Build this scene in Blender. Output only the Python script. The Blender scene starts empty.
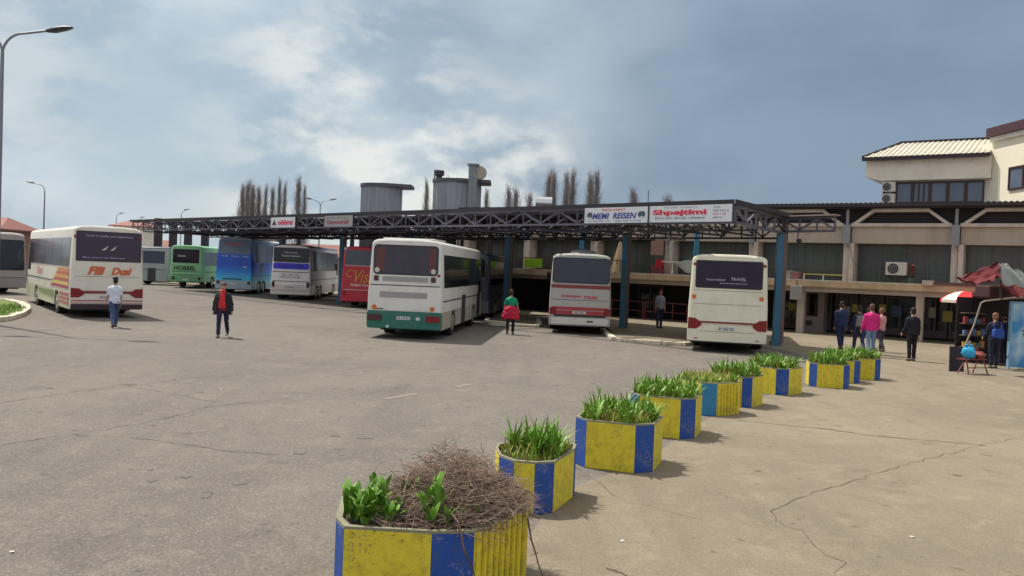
import bpy, bmesh, math, random
from mathutils import Vector, Matrix
R = math.radians
sin, cos, pi = math.sin, math.cos, math.pi
scene = bpy.context.scene
COL = scene.collection

# ------------------------------------------------------------------ camera
FOC, PITCH, ROLL, CAMH = 850.0, R(1.21), R(2.3), 2.5
cd = bpy.data.cameras.new('camera'); cam = bpy.data.objects.new('camera', cd); COL.objects.link(cam)
cd.sensor_width = 36; cd.lens = FOC / 1024 * 36; cd.clip_end = 3000; cd.clip_start = 0.05
FWD = Vector((0, cos(PITCH), -sin(PITCH))); RT0 = Vector((1, 0, 0)); UP0 = RT0.cross(FWD)
CR = RT0 * cos(ROLL) + UP0 * sin(ROLL); CU = -RT0 * sin(ROLL) + UP0 * cos(ROLL)
m4 = Matrix((CR, CU, -FWD)).transposed().to_4x4(); m4.translation = Vector((0, 0, CAMH))
cam.matrix_world = m4; scene.camera = cam
def ray(px, py): return CR * ((px - 512) / FOC) - CU * ((py - 288) / FOC) + FWD
def G(px, py, z=0.0):
    d = ray(px, py); t = (z - CAMH) / d.z; return Vector((d.x * t, d.y * t, z))
def D(px, py, dist):
    d = ray(px, py); t = dist / d.y; return Vector((d.x * t, d.y * t, CAMH + d.z * t))

# ------------------------------------------------------------------ sky, sun, exposure
SUN_AZ = Vector((-0.80, 0.60)).normalized(); SUN_EL = R(60)
w = bpy.data.worlds.new('World'); scene.world = w; w.use_nodes = True
nt = w.node_tree; nt.nodes.clear()
def N(t, tree=None, **k):
    n = (tree or nt).nodes.new(t)
    for a, b in k.items():
        if a.startswith('i_'):
            key = a[2:]; key = int(key) if key.isdigit() else key
            n.inputs[key].default_value = b
        else: setattr(n, a, b)
    return n
L = nt.links.new
sky = N('ShaderNodeTexSky', sky_type='NISHITA', sun_disc=False, sun_elevation=SUN_EL, sun_rotation=math.atan2(SUN_AZ.x, SUN_AZ.y), air_density=1.2, dust_density=2.5)
tc = N('ShaderNodeTexCoord')
sep = N('ShaderNodeSeparateXYZ'); L(tc.outputs['Generated'], sep.inputs[0])
mp = N('ShaderNodeMapping'); mp.inputs['Scale'].default_value = (1.0, 1.0, 1.7); L(tc.outputs['Generated'], mp.inputs[0])
n1 = N('ShaderNodeTexNoise', i_Scale=4.2, i_Detail=8.0, i_Roughness=0.50, i_Distortion=0.1); L(mp.outputs[0], n1.inputs[0])
mp2 = N('ShaderNodeMapping'); mp2.inputs['Scale'].default_value = (1.0, 1.0, 2.0); mp2.inputs['Location'].default_value = (4.2, 1.7, 0.6); L(tc.outputs['Generated'], mp2.inputs[0])
n2 = N('ShaderNodeTexNoise', i_Scale=7.5, i_Detail=8.0, i_Roughness=0.55, i_Distortion=0.1); L(mp2.outputs[0], n2.inputs[0])
def mrange(src, a, b, c, d, smooth=True):
    n = N('ShaderNodeMapRange', interpolation_type='SMOOTHSTEP' if smooth else 'LINEAR')
    n.inputs[1].default_value = a; n.inputs[2].default_value = b; n.inputs[3].default_value = c; n.inputs[4].default_value = d
    L(src, n.inputs[0]); return n.outputs[0]
def math2(op, a, b=None):
    n = N('ShaderNodeMath', operation=op)
    for i, v in enumerate((a, b)):
        if v is None: continue
        if isinstance(v, (int, float)): n.inputs[i].default_value = v
        else: L(v, n.inputs[i])
    return n.outputs[0]
def mixc(fac, a, b):
    n = N('ShaderNodeMix', data_type='RGBA')
    if isinstance(fac, (int, float)): n.inputs[0].default_value = fac
    else: L(fac, n.inputs[0])
    for i, v in ((6, a), (7, b)):
        if isinstance(v, tuple): n.inputs[i].default_value = (*v, 1)
        else: L(v, n.inputs[i])
    return n.outputs[2]
def blob(px, py, size):     # soft bright bank of cloud round one direction of the sky
    d = ray(px, py).normalized()
    v = N('ShaderNodeVectorMath', operation='DOT_PRODUCT'); v.inputs[1].default_value = d; L(tc.outputs['Generated'], v.inputs[0])
    return mrange(v.outputs['Value'], cos(R(size)), 1.0, 0.0, 1.0)
east = mrange(sep.outputs['X'], -0.42, 0.40, 0.0, 1.0)
S10 = 10.0
darkc = mixc(east, tuple(S10 * c for c in (0.37, 0.475, 0.57)), tuple(S10 * c for c in (0.215, 0.29, 0.385)))
litc = mixc(east, tuple(S10 * c for c in (0.58, 0.67, 0.73)), tuple(S10 * c for c in (0.31, 0.39, 0.485)))
base = mixc(mrange(n1.outputs['Fac'], 0.37, 0.62, 0.0, 1.0), darkc, litc)
# brighter cloud banks low in the west and centre, broken up by the finer noise
bl = math2('ADD', blob(350, 140, 12), math2('MULTIPLY', blob(40, 0, 16), 0.5))
bl = math2('ADD', bl, math2('MULTIPLY', blob(520, 165, 7), 0.4))
bl = math2('ADD', bl, math2('MULTIPLY', blob(230, 168, 6), 0.6)); bl = math2('ADD', bl, math2('MULTIPLY', blob(535, 170, 3.2), 0.6)); bl = math2('ADD', bl, math2('MULTIPLY', blob(410, 185, 5), 0.4))
bl = math2('MULTIPLY', bl, mrange(n2.outputs['Fac'], 0.40, 0.60, 0.0, 0.95))
base = mixc(bl, base, tuple(S10 * c for c in (0.78, 0.81, 0.79)))
dk = math2('MULTIPLY', blob(180, 120, 8), 0.7)
base = mixc(dk, base, tuple(S10 * c for c in (0.40, 0.51, 0.60)))
dk2 = math2('MULTIPLY', blob(900, 150, 22), 0.6)
base = mixc(dk2, base, tuple(S10 * c for c in (0.185, 0.265, 0.375)))
hi = mrange(sep.outputs['Z'], 0.34, 0.75, 0.0, 1.0)
base = mixc(hi, base, tuple(S10 * c for c in (0.95, 0.92, 0.86)))
back = mrange(sep.outputs['Y'], 0.1, -0.5, 0.0, 1.0)
base = mixc(back, base, tuple(S10 * c for c in (0.66, 0.68, 0.72)))
final = mixc(0.92, sky.outputs[0], base)
bg = N('ShaderNodeBackground', i_Strength=0.1); L(final, bg.inputs[0])
wo = N('ShaderNodeOutputWorld'); L(bg.outputs[0], wo.inputs[0])

sl = bpy.data.lights.new('sun', 'SUN'); sl.energy = 4.8; sl.angle = R(0.9); sl.color = (1, 0.93, 0.83)
so = bpy.data.objects.new('sun', sl); COL.objects.link(so); so.location = (0, 0, 60)
sd = Vector((SUN_AZ.x * cos(SUN_EL), SUN_AZ.y * cos(SUN_EL), sin(SUN_EL)))
so.rotation_euler = sd.to_track_quat('Z', 'Y').to_euler()
vs = scene.view_settings; vs.view_transform = 'Standard'; vs.look = 'None'; vs.gamma = 1; vs.use_curve_mapping = False; vs.exposure = 0.08

# ------------------------------------------------------------------ helpers
def srgb(r, g, b):
    f = lambda c: (c / 255 / 12.92) if c / 255 <= 0.04045 else ((c / 255 + 0.055) / 1.055) ** 2.4
    return (f(r), f(g), f(b))
MATS = {}
def mat(name, col, rough=0.6, var=0.15, scale=6.0, bump=0.0, bscale=40.0, metal=0.0, spec=0.5, col2=None, dirt=None, dirt_amt=0.35, dirt_scale=1.3, coat=0.0, stretch=None, chips=None):
    if name in MATS: return MATS[name]
    m = bpy.data.materials.new(name); m.use_nodes = True; t = m.node_tree; b = t.nodes['Principled BSDF']
    l = t.links.new
    tcn = N('ShaderNodeTexCoord', t); src = tcn.outputs['Object']
    if stretch:
        mpn = N('ShaderNodeMapping', t); mpn.inputs['Scale'].default_value = stretch; l(src, mpn.inputs[0]); src = mpn.outputs[0]
    no = N('ShaderNodeTexNoise', t, i_Scale=scale, i_Detail=6.0, i_Roughness=0.6); l(src, no.inputs[0])
    mx = N('ShaderNodeMix', t, data_type='RGBA'); l(no.outputs['Fac'], mx.inputs[0])
    c2 = col2 or tuple(min(1, c * (1 + var)) for c in col)
    c1 = col if col2 else tuple(c * (1 - var) for c in col)
    mx.inputs[6].default_value = (*c1, 1); mx.inputs[7].default_value = (*c2, 1)
    out = mx.outputs[2]
    if dirt:
        n3 = N('ShaderNodeTexNoise', t, i_Scale=dirt_scale, i_Detail=9.0, i_Roughness=0.72); l(src, n3.inputs[0])
        mr = N('ShaderNodeMapRange', t); mr.inputs[1].default_value = 0.46; mr.inputs[2].default_value = 0.72; mr.inputs[4].default_value = dirt_amt
        l(n3.outputs['Fac'], mr.inputs[0])
        m2 = N('ShaderNodeMix', t, data_type='RGBA'); l(mr.outputs[0], m2.inputs[0]); l(out, m2.inputs[6]); m2.inputs[7].default_value = (*dirt, 1); out = m2.outputs[2]
    if chips:
        n4 = N('ShaderNodeTexNoise', t, i_Scale=48.0, i_Detail=5.0, i_Roughness=0.65); l(src, n4.inputs[0]); n5 = N('ShaderNodeTexNoise', t, i_Scale=3.0, i_Detail=3.0); l(src, n5.inputs[0])
        ml = N('ShaderNodeMath', t, operation='MULTIPLY'); l(n4.outputs['Fac'], ml.inputs[0]); l(n5.outputs['Fac'], ml.inputs[1])
        mr = N('ShaderNodeMapRange', t); mr.inputs[1].default_value = 0.345; mr.inputs[2].default_value = 0.375; mr.inputs[4].default_value = 0.6; l(ml.outputs[0], mr.inputs[0])
        m2 = N('ShaderNodeMix', t, data_type='RGBA'); l(mr.outputs[0], m2.inputs[0]); l(out, m2.inputs[6]); m2.inputs[7].default_value = (*chips, 1); out = m2.outputs[2]
    l(out, b.inputs['Base Color']); b.inputs['Roughness'].default_value = rough; b.inputs['Metallic'].default_value = metal
    b.inputs['Specular IOR Level'].default_value = spec; b.inputs['Coat Weight'].default_value = coat
    if bump:
        nb = N('ShaderNodeTexNoise', t, i_Scale=bscale, i_Detail=5.0); l(src, nb.inputs[0])
        bp = N('ShaderNodeBump', t); bp.inputs['Strength'].default_value = bump; bp.inputs['Distance'].default_value = 0.02; l(nb.outputs['Fac'], bp.inputs['Height']); l(bp.outputs[0], b.inputs['Normal'])
    MATS[name] = m; return m
def paint(name, r, g, b, **k):
    k.setdefault('rough', 0.32); k.setdefault('var', 0.05); k.setdefault('scale', 1.5); k.setdefault('dirt', (0.25, 0.21, 0.16)); k.setdefault('dirt_amt', 0.3)
    return mat(name, srgb(r, g, b), **k)
def link(o, parent=None):
    COL.objects.link(o)
    if parent: o.parent = parent
    return o
def tag(o, label=None, cat=None, group=None, kind=None):
    if label: o['label'] = label
    if cat: o['category'] = cat
    if group: o['group'] = group
    if kind: o['kind'] = kind
    return o
def empty(name, loc=(0, 0, 0), rz=0.0, label=None, cat=None, group=None):
    o = bpy.data.objects.new(name, None); o.empty_display_size = 0.3; COL.objects.link(o); o.location = loc; o.rotation_euler = (0, 0, rz)
    return tag(o, label, cat, group)
class MB:
    def __init__(s): s.v = []; s.f = []; s.mi = []; s.cur = 0
    def add(s, vs, fs):
        n = len(s.v); s.v += [tuple(v) for v in vs]; s.f += [tuple(i + n for i in f) for f in fs]; s.mi += [s.cur] * len(fs); return s
    def box(s, x0, x1, y0, y1, z0, z1):
        return s.add([(x0, y0, z0), (x1, y0, z0), (x1, y1, z0), (x0, y1, z0), (x0, y0, z1), (x1, y0, z1), (x1, y1, z1), (x0, y1, z1)],
                     [(0, 3, 2, 1), (4, 5, 6, 7), (0, 1, 5, 4), (1, 2, 6, 5), (2, 3, 7, 6), (3, 0, 4, 7)])
    def prism(s, poly, z0, z1):          # poly of (x, y), counter-clockwise
        n = len(poly)
        return s.add([(x, y, z0) for x, y in poly] + [(x, y, z1) for x, y in poly],
                     [tuple(reversed(range(n))), tuple(range(n, 2 * n))] + [(i, (i + 1) % n, n + (i + 1) % n, n + i) for i in range(n)])
    def ext(s, pts, d):                  # polygon of 3-D points pushed along vector d
        n = len(pts); d = Vector(d); P = [Vector(p) for p in pts]
        return s.add([tuple(p) for p in P] + [tuple(p + d) for p in P],
                     [tuple(range(n)), tuple(reversed(range(n, 2 * n)))] + [(i, n + i, n + (i + 1) % n, (i + 1) % n) for i in range(n)])
    def tube(s, pts, r, n=8, flat=1.0, cap=True, ref=None):
        P = [Vector(p) for p in pts]; m = len(P)
        rr = r if isinstance(r, (list, tuple)) else [r] * m
        vs = []; fs = []
        prev = None
        for i, p in enumerate(P):
            t = (P[min(i + 1, m - 1)] - P[max(i - 1, 0)])
            if t.length < 1e-9: t = Vector((0, 0, 1))
            t.normalize()
            a = Vector(ref) if ref else (prev if prev else (Vector((1, 0, 0)) if abs(t.x) < 0.8 else Vector((0, 1, 0))))
            a = (a - t * a.dot(t))
            if a.length < 1e-4: a = t.orthogonal()
            a.normalize(); b = t.cross(a); prev = a
            q = rr[i]; rx, ry = q if isinstance(q, (list, tuple)) else (q, q * flat)
            for k in range(n):
                an = 2 * pi * (k + 0.5) / n
                vs.append(tuple(p + a * (rx * cos(an)) + b * (ry * sin(an))))
        for i in range(m - 1):
            for k in range(n):
                fs.append((i * n + k, i * n + (k + 1) % n, (i + 1) * n + (k + 1) % n, (i + 1) * n + k))
        if cap: fs.append(tuple(reversed(range(n)))); fs.append(tuple(range((m - 1) * n, m * n)))
        return s.add(vs, fs)
    def bar(s, a, b, w, h=None):         # square bar between two points
        h = h or w
        return s.tube([a, b], [(w * 0.707, h * 0.707)] * 2, n=4, ref=(0, 0, 1) if abs((Vector(b) - Vector(a)).normalized().z) < 0.9 else (1, 0, 0))
    def disc(s, c, axis, r, th, n=24, r2=None):
        c = Vector(c); ax = Vector(axis).normalized()
        return s.tube([c, c + ax * th], [r, r if r2 is None else r2], n=n)
    def ball(s, c, rx, ry, rz, n=12, m=8):
        c = Vector(c); vs = [(c.x, c.y, c.z - rz)]
        for j in range(1, m):
            a = -pi / 2 + pi * j / m
            for k in range(n): b = 2 * pi * k / n; vs.append((c.x + rx * cos(a) * cos(b), c.y + ry * cos(a) * sin(b), c.z + rz * sin(a)))
        vs.append((c.x, c.y, c.z + rz)); fs = [(0, 1 + (k + 1) % n, 1 + k) for k in range(n)]
        for j in range(m - 2):
            for k in range(n): a = 1 + j * n; fs.append((a + k, a + (k + 1) % n, a + n + (k + 1) % n, a + n + k))
        l = len(vs) - 1; a = 1 + (m - 2) * n; fs += [(a + k, a + (k + 1) % n, l) for k in range(n)]
        return s.add(vs, fs)
    def xf(s, M):
        s.v = [tuple(M @ Vector(v)) for v in s.v]; return s
    def mesh(s, name, mats, smooth=False, sharp=None):
        me = bpy.data.meshes.new(name); me.from_pydata(s.v, [], s.f)
        if not isinstance(mats, (list, tuple)): mats = [mats]
        for m in mats: me.materials.append(m)
        for p, i in zip(me.polygons, s.mi): p.material_index = i
        bm = bmesh.new(); bm.from_mesh(me); bmesh.ops.recalc_face_normals(bm, faces=bm.faces); bm.to_mesh(me); bm.free()
        if smooth:
            for p in me.polygons: p.use_smooth = True
            if sharp: me.set_sharp_from_angle(angle=R(sharp))
        me.update(); return me
    def build(s, name, mats, parent=None, smooth=False, sharp=40, bevel=0.0):
        o = bpy.data.objects.new(name, s.mesh(name, mats, smooth, sharp)); link(o, parent)
        if bevel:
            bv = o.modifiers.new('bevel', 'BEVEL'); bv.width = bevel; bv.segments = 2; bv.limit_method = 'ANGLE'; bv.angle_limit = R(35)
        return o
def rrect(x0, x1, z0, z1, r=0.05, n=4):
    r = min(r, (x1 - x0) / 2 * 0.99, (z1 - z0) / 2 * 0.99); out = []
    for cx, cz, a0 in ((x1 - r, z0 + r, -90), (x1 - r, z1 - r, 0), (x0 + r, z1 - r, 90), (x0 + r, z0 + r, 180)):
        for k in range(n + 1):
            a = R(a0 + 90 * k / n); out.append((cx + r * cos(a), cz + r * sin(a)))
    return out
def text_geo(body, width, height, shear=0.0, offset=0.012, spacing=1.0):
    c = bpy.data.curves.new('t', 'FONT'); c.body = body; c.shear = shear; c.offset = offset; c.resolution_u = 3; c.space_character = spacing
    o = bpy.data.objects.new('t', c); COL.objects.link(o); bpy.context.view_layer.update()
    me = bpy.data.meshes.new_from_object(o.evaluated_get(bpy.context.evaluated_depsgraph_get()))
    xs = [v.co.x for v in me.vertices]; ys = [v.co.y for v in me.vertices]
    x0, x1, y0, y1 = min(xs), max(xs), min(ys), max(ys)
    vs = [((v.co.x - x0) / (x1 - x0) * width, (v.co.y - y0) / (y1 - y0) * height) for v in me.vertices]
    fs = [tuple(p.vertices) for p in me.polygons]
    bpy.data.objects.remove(o); bpy.data.curves.remove(c); bpy.data.meshes.remove(me)
    return vs, fs
def text_on(name, body, m, parent, origin, ux, uz, width, height, **k):
    """lettering as a flat sheet: origin = lower left corner, ux / uz = reading and up directions"""
    vs, fs = text_geo(body, width, height, **k); o = Vector(origin); ux = Vector(ux); uz = Vector(uz)
    b = MB(); b.add([tuple(o + ux * x + uz * z) for x, z in vs], fs)
    me = bpy.data.meshes.new(name); me.from_pydata(b.v, [], b.f); me.materials.append(m)
    ob = bpy.data.objects.new(name, me); link(ob, parent)
    return ob
def kids(o): return [c for c in o.children]
def copy_tree(o, parent=None):
    c = o.copy(); COL.objects.link(c); c.parent = parent
    for ch in list(o.children): copy_tree(ch, c)
    return c

# ------------------------------------------------------------------ common materials
M_black = mat('black_rubber', (0.018, 0.018, 0.02), 0.75, var=0.3)
M_dark = mat('dark_metal', (0.03, 0.032, 0.04), 0.55, var=0.3)
M_glass = mat('dark_glass', (0.016, 0.019, 0.027), 0.08, var=0.5, scale=1.2, spec=0.4)
M_glass2 = mat('tinted_glass', (0.030, 0.018, 0.042), 0.15, var=0.5, scale=1.2, spec=0.2)
M_chrome = mat('grey_metal', (0.35, 0.36, 0.37), 0.35, metal=0.6)
M_redl = mat('red_lens', srgb(125, 12, 25), 0.2, var=0.2)
M_oranl = mat('orange_lens', srgb(205, 105, 40), 0.25, var=0.2)
M_white = paint('white_paint', 222, 222, 214)
M_plate = mat('plate_white', (0.6, 0.6, 0.6), 0.4)
M_ink = mat('black_ink', (0.02, 0.02, 0.025), 0.5)
# ------------------------------------------------------------------ ground
def ground_mat(name, c1, c2, c3, fine=70, cracks=0.0, speck=0.5, agg=0.34, ags=58.0):
    m = bpy.data.materials.new(name); m.use_nodes = True; t = m.node_tree; l = t.links.new; b = t.nodes['Principled BSDF']
    tcn = N('ShaderNodeTexCoord', t); src = tcn.outputs['Object']
    big = N('ShaderNodeTexNoise', t, i_Scale=0.22, i_Detail=8.0, i_Roughness=0.62, i_Distortion=0.6); l(src, big.inputs[0])
    mid = N('ShaderNodeTexNoise', t, i_Scale=1.9, i_Detail=8.0, i_Roughness=0.7, i_Distortion=0.8); l(src, mid.inputs[0])
    fin = N('ShaderNodeTexNoise', t, i_Scale=float(fine), i_Detail=4.0, i_Roughness=0.8); l(src, fin.inputs[0])
    def rng(n, a, bb, c, d):
        r = N('ShaderNodeMapRange', t); r.inputs[1].default_value = a; r.inputs[2].default_value = bb; r.inputs[3].default_value = c; r.inputs[4].default_value = d; l(n, r.inputs[0]); return r.outputs[0]
    def mx(f, a, bb, mode='MIX'):
        n = N('ShaderNodeMix', t, data_type='RGBA', blend_type=mode)
        if isinstance(f, float): n.inputs[0].default_value = f
        else: l(f, n.inputs[0])
        for i, v in ((6, a), (7, bb)):
            if isinstance(v, tuple): n.inputs[i].default_value = (*v, 1)
            else: l(v, n.inputs[i])
        return n.outputs[2]
    c = mx(rng(big.outputs['Fac'], 0.38, 0.62, 0, 1), c1, c2)
    c = mx(rng(mid.outputs['Fac'], 0.50, 0.70, 0, 0.8), c, c3)
    c = mx(speck, c, mx(rng(fin.outputs['Fac'], 0.3, 0.7, 0, 1), (0.35, 0.35, 0.35), (1.62, 1.62, 1.62)), 'MULTIPLY')
    # worn streaks drawn out along the driving direction
    mpn = N('ShaderNodeMapping', t); mpn.inputs['Rotation'].default_value = (0, 0, R(-38)); mpn.inputs['Scale'].default_value = (1.6, 0.12, 1); l(src, mpn.inputs[0])
    st = N('ShaderNodeTexNoise', t, i_Scale=1.0, i_Detail=6.0, i_Roughness=0.6); l(mpn.outputs[0], st.inputs[0])
    c = mx(rng(st.outputs['Fac'], 0.52, 0.72, 0, 0.38), c, tuple(x * 0.72 for x in c1))
    # coarse aggregate: pale and dark stones showing in the surface
    ag = N('ShaderNodeTexVoronoi', t, i_Scale=ags); l(src, ag.inputs[0])
    agc = N('ShaderNodeSeparateColor', t); l(ag.outputs['Color'], agc.inputs[0])
    c = mx(rng(agc.outputs[0], 0.86, 0.9, 0, agg), c, tuple(min(1, x * 1.7) for x in c3)); c = mx(rng(agc.outputs[1], 0.84, 0.88, 0, agg * 1.2), c, tuple(x * 0.45 for x in c1))
    # wandering darker damp or oily patches
    pt = N('ShaderNodeTexNoise', t, i_Scale=0.55, i_Detail=7.0, i_Roughness=0.75, i_Distortion=1.5); l(src, pt.inputs[0])
    c = mx(rng(pt.outputs['Fac'], 0.54, 0.70, 0, 0.45), c, tuple(x * 0.55 for x in c1))
    # small oil spots and pits
    sp = N('ShaderNodeTexNoise', t, i_Scale=3.4, i_Detail=3.0, i_Roughness=0.5); l(src, sp.inputs[0])
    c = mx(rng(sp.outputs['Fac'], 0.66, 0.73, 0, 0.7), c, tuple(x * 0.45 for x in c1))
    if cracks:
        vo = N('ShaderNodeTexVoronoi', t, feature='DISTANCE_TO_EDGE', i_Scale=0.33)
        dm = N('ShaderNodeTexNoise', t, i_Scale=1.4, i_Detail=5.0); l(src, dm.inputs[0])
        ad = N('ShaderNodeMix', t, data_type='VECTOR'); ad.inputs[0].default_value = 0.22; l(src, ad.inputs[4]); l(dm.outputs['Color'], ad.inputs[5]); l(ad.outputs[1], vo.inputs[0])
        k = rng(vo.outputs['Distance'], 0.0, 0.006, cracks, 0)
        c = mx(k, c, tuple(x * 0.4 for x in c1))
    l(c, b.inputs['Base Color']); b.inputs['Roughness'].default_value = 0.92; b.inputs['Specular IOR Level'].default_value = 0.25
    bp = N('ShaderNodeBump', t); bp.inputs['Strength'].default_value = 0.5; bp.inputs['Distance'].default_value = 0.012; l(fin.outputs['Fac'], bp.inputs['Height']); l(bp.outputs[0], b.inputs['Normal'])
    return m
M_asph = ground_mat('worn_asphalt', (0.140, 0.126, 0.112), (0.172, 0.155, 0.137), (0.200, 0.182, 0.158))
M_conc = ground_mat('pavement', (0.190, 0.163, 0.118), (0.230, 0.196, 0.142), (0.268, 0.230, 0.168), fine=60, speck=0.42, agg=0.14, ags=75.0)
M_crack = mat('crack_dirt', (0.10, 0.085, 0.055), 0.95, var=0.4, scale=9)
M_kerb = mat('kerb_stone', (0.62, 0.58, 0.46), 0.85, var=0.25, scale=8, bump=0.3, dirt=(0.16, 0.13, 0.10), dirt_amt=0.7, dirt_scale=2.5)
M_grass = mat('grass_soil', srgb(92, 112, 38), 0.9, var=0.35, scale=5)
S = lambda n, b, m, **k: tag(b.build(n, m, None, **k), kind='structure')
g = MB(); g.add([(-900, -60, 0), (900, -60, 0), (900, 1500, 0), (-900, 1500, 0)], [(0, 1, 2, 3)]); S('ground', g, M_asph)
# tan pavement east of the planter line (sheet 4 mm above the asphalt)
pv = [(0.55, -30), (0.20, 3), (0.0, 6.8), (0.62, 9.6), (1.9, 11.4), (2.9, 13.7), (4.1, 16.1), (5.0, 17.4), (6.3, 19.4), (7.9, 21.1), (9.0, 23.4), (9.55, 26.2), (9.9, 28.5), (9.75, 30.6),
      (9.45, 32.2), (9.3, 33.6), (9.3, 38.6), (10.6, 41.0), (12, 49), (60, 20), (60, -30)]
S('pavement', MB().add([(x, y, 0.004) for x, y in pv], [tuple(range(len(pv)))]), M_conc)
# raised boarding platform with a peninsula between the bays
pf = [(9.15, 33.9), (9.3, 38.6), (10.6, 41.0), (9, 56), (-70, 118), (-70, 110), (-2.2, 53.0), (-2.0, 46.5), (-0.9, 43.2), (-1.0, 38.5), (-0.75, 37.95), (1.05, 37.75), (1.2, 38.1), (1.5, 47.0), (4.55, 46.8), (4.35, 38.0), (4.05, 32.0), (4.25, 31.65), (6.2, 30.95), (6.55, 31.2), (7.6, 35.6), (8.55, 40.0), (9.1, 40.0), (8.85, 34.0)]
pf = list(pf)
S('boarding_platform', MB().prism(pf, -0.05, 0.10), M_conc)
def kerb(name, pts, z1=0.13, wd=0.22, chips=True, seed=1):
    rnd = random.Random(seed); b = MB()
    for a, c in zip(pts, pts[1:]):
        a = Vector((*a, 0)); c = Vector((*c, 0)); ln = (c - a).length; n = max(1, round(ln / 0.8)); d = (c - a).normalized(); q = Vector((-d.y, d.x, 0)) * wd / 2
        for i in range(n):
            p0 = a + d * (ln * i / n + 0.012); p1 = a + d * (ln * (i + 1) / n - 0.012); h = z1 + rnd.uniform(-0.012, 0.008)
            b.ext([p0 - q, p1 - q, p1 + q, p0 + q], (0, 0, h))
    return S(name, b, M_kerb, bevel=0.015)
kerb('kerb', [(4.02, 38.2), (3.93, 32.1), (4.2, 31.5), (6.25, 30.8), (6.65, 31.15), (7.7, 35.6)])
kerb('kerb', [(-1.1, 41.5), (-1.12, 38.5), (-0.85, 37.82), (1.15, 37.6), (1.3, 38.1), (1.4, 44)], seed=2)
for i, e in enumerate((8.6, 16.1, 23.6, 31.1, 38.6)):      # kerb ends of the far bays
    pass
# far platform noses between the parked buses
E1 = Vector((-0.7086, 0.7056, 0)); E2 = Vector((0.7056, 0.7086, 0)); C0 = Vector((7.23, 28.05, 0))
# dark curved gutter strip beside the corner column
gut = [(9.45, 32.2), (9.75, 30.6), (9.9, 28.5), (9.55, 26.2)]
S('gutter', MB().add([(x - 0.16, y, 0.009) for x, y in gut] + [(x + 0.22, y, 0.009) for x, y in reversed(gut)], [tuple(range(8))]), mat('gutter_concrete', (0.12, 0.115, 0.11), 0.9, var=0.3))
# cracks and repaired seams
def crack(pix, wd=0.03, seed=0, z=0.009):
    rnd = random.Random(seed); P = []
    for (a, b_) in zip(pix, pix[1:]):
        p, q = G(*a), G(*b_); n = max(2, int((q - p).length / 0.16))
        for i in range(n): P.append(p.lerp(q, i / n))
    P.append(G(*pix[-1])); out = []
    for i, p in enumerate(P):
        t = (P[min(i + 1, len(P) - 1)] - P[max(i - 1, 0)]).normalized(); nrm = Vector((-t.y, t.x, 0))
        out.append((p + nrm * rnd.uniform(-0.045, 0.045), nrm, wd * rnd.uniform(0.25, 1.2)))
    b = MB(); vs = []
    for p, nrm, ww in out: vs += [(p.x - nrm.x * ww / 2, p.y - nrm.y * ww / 2, z), (p.x + nrm.x * ww / 2, p.y + nrm.y * ww / 2, z)]
    b.add(vs, [(2 * i, 2 * i + 2, 2 * i + 3, 2 * i + 1) for i in range(len(out) - 1)])
    return b
for i, (pix, wd) in enumerate([([(738, 421), (790, 426), (830, 430), (870, 436), (930, 441), (985, 446)], 0.03), ([(1040, 434), (985, 445), (930, 458), (880, 473), (830, 488), (790, 500), (774, 512), (776, 522)], 0.012),
        ([(776, 522), (800, 531), (812, 545), (826, 556), (842, 563), (838, 580)], 0.010), ([(545, 445), (620, 500), (700, 520)], 0.006)]):
    S('pavement_crack', crack(pix, wd, i), M_crack)
for i, (pix, wd) in enumerate([([(0, 403), (60, 394), (130, 386), (190, 378), (250, 374)], 0.02), ([(0, 445), (60, 436), (140, 424), (210, 407), (290, 398)], 0.018), ([(70, 434), (150, 440), (215, 450), (280, 455)], 0.016),
        ([(120, 384), (180, 396), (225, 404), (300, 402)], 0.016)]):
    S('road_seam', crack(pix, wd, 20 + i, 0.006), mat('seam_tar', (0.10, 0.09, 0.08), 0.9, var=0.3))
rnd = random.Random(5)
M_oil = mat('oil_stain', (0.115, 0.102, 0.088), 0.8, var=0.4, scale=8)
for (px, py, rx, ry) in ((128, 384, 8, 1.0), (365, 438, 9, 1.2), (300, 453, 7, 1.6), (240, 483, 9, 2.5), (207, 496, 3.5, 4), (152, 481, 4, 1.5), (150, 470, 3, 1), (186, 477, 6, 1.4)):
    c = G(px, py); dd = c.y / FOC; K = 14; vs = []
    for k in range(K):
        a = 2 * pi * k / K; f = rnd.uniform(0.6, 1.25); vs.append((c.x + rx * dd * cos(a) * f, c.y + ry * dd * c.y / CAMH * sin(a) * f, 0.005))
    S('tar_spot', MB().add(vs, [tuple(range(K))]), M_oil)
M_line = mat('worn_line_paint', (0.215, 0.197, 0.172), 0.9, var=0.5, scale=14)
for a, c in (((385, 399), (416, 394)), ((456, 387), (472, 384))):
    p, q = G(*a), G(*c); d = (q - p).normalized(); n = Vector((-d.y, d.x, 0)) * 0.06
    S('road_marking', MB().add([tuple(v + Vector((0, 0, 0.005))) for v in (p - n, q - n, q + n, p + n)], [(0, 1, 2, 3)]), M_line)
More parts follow.
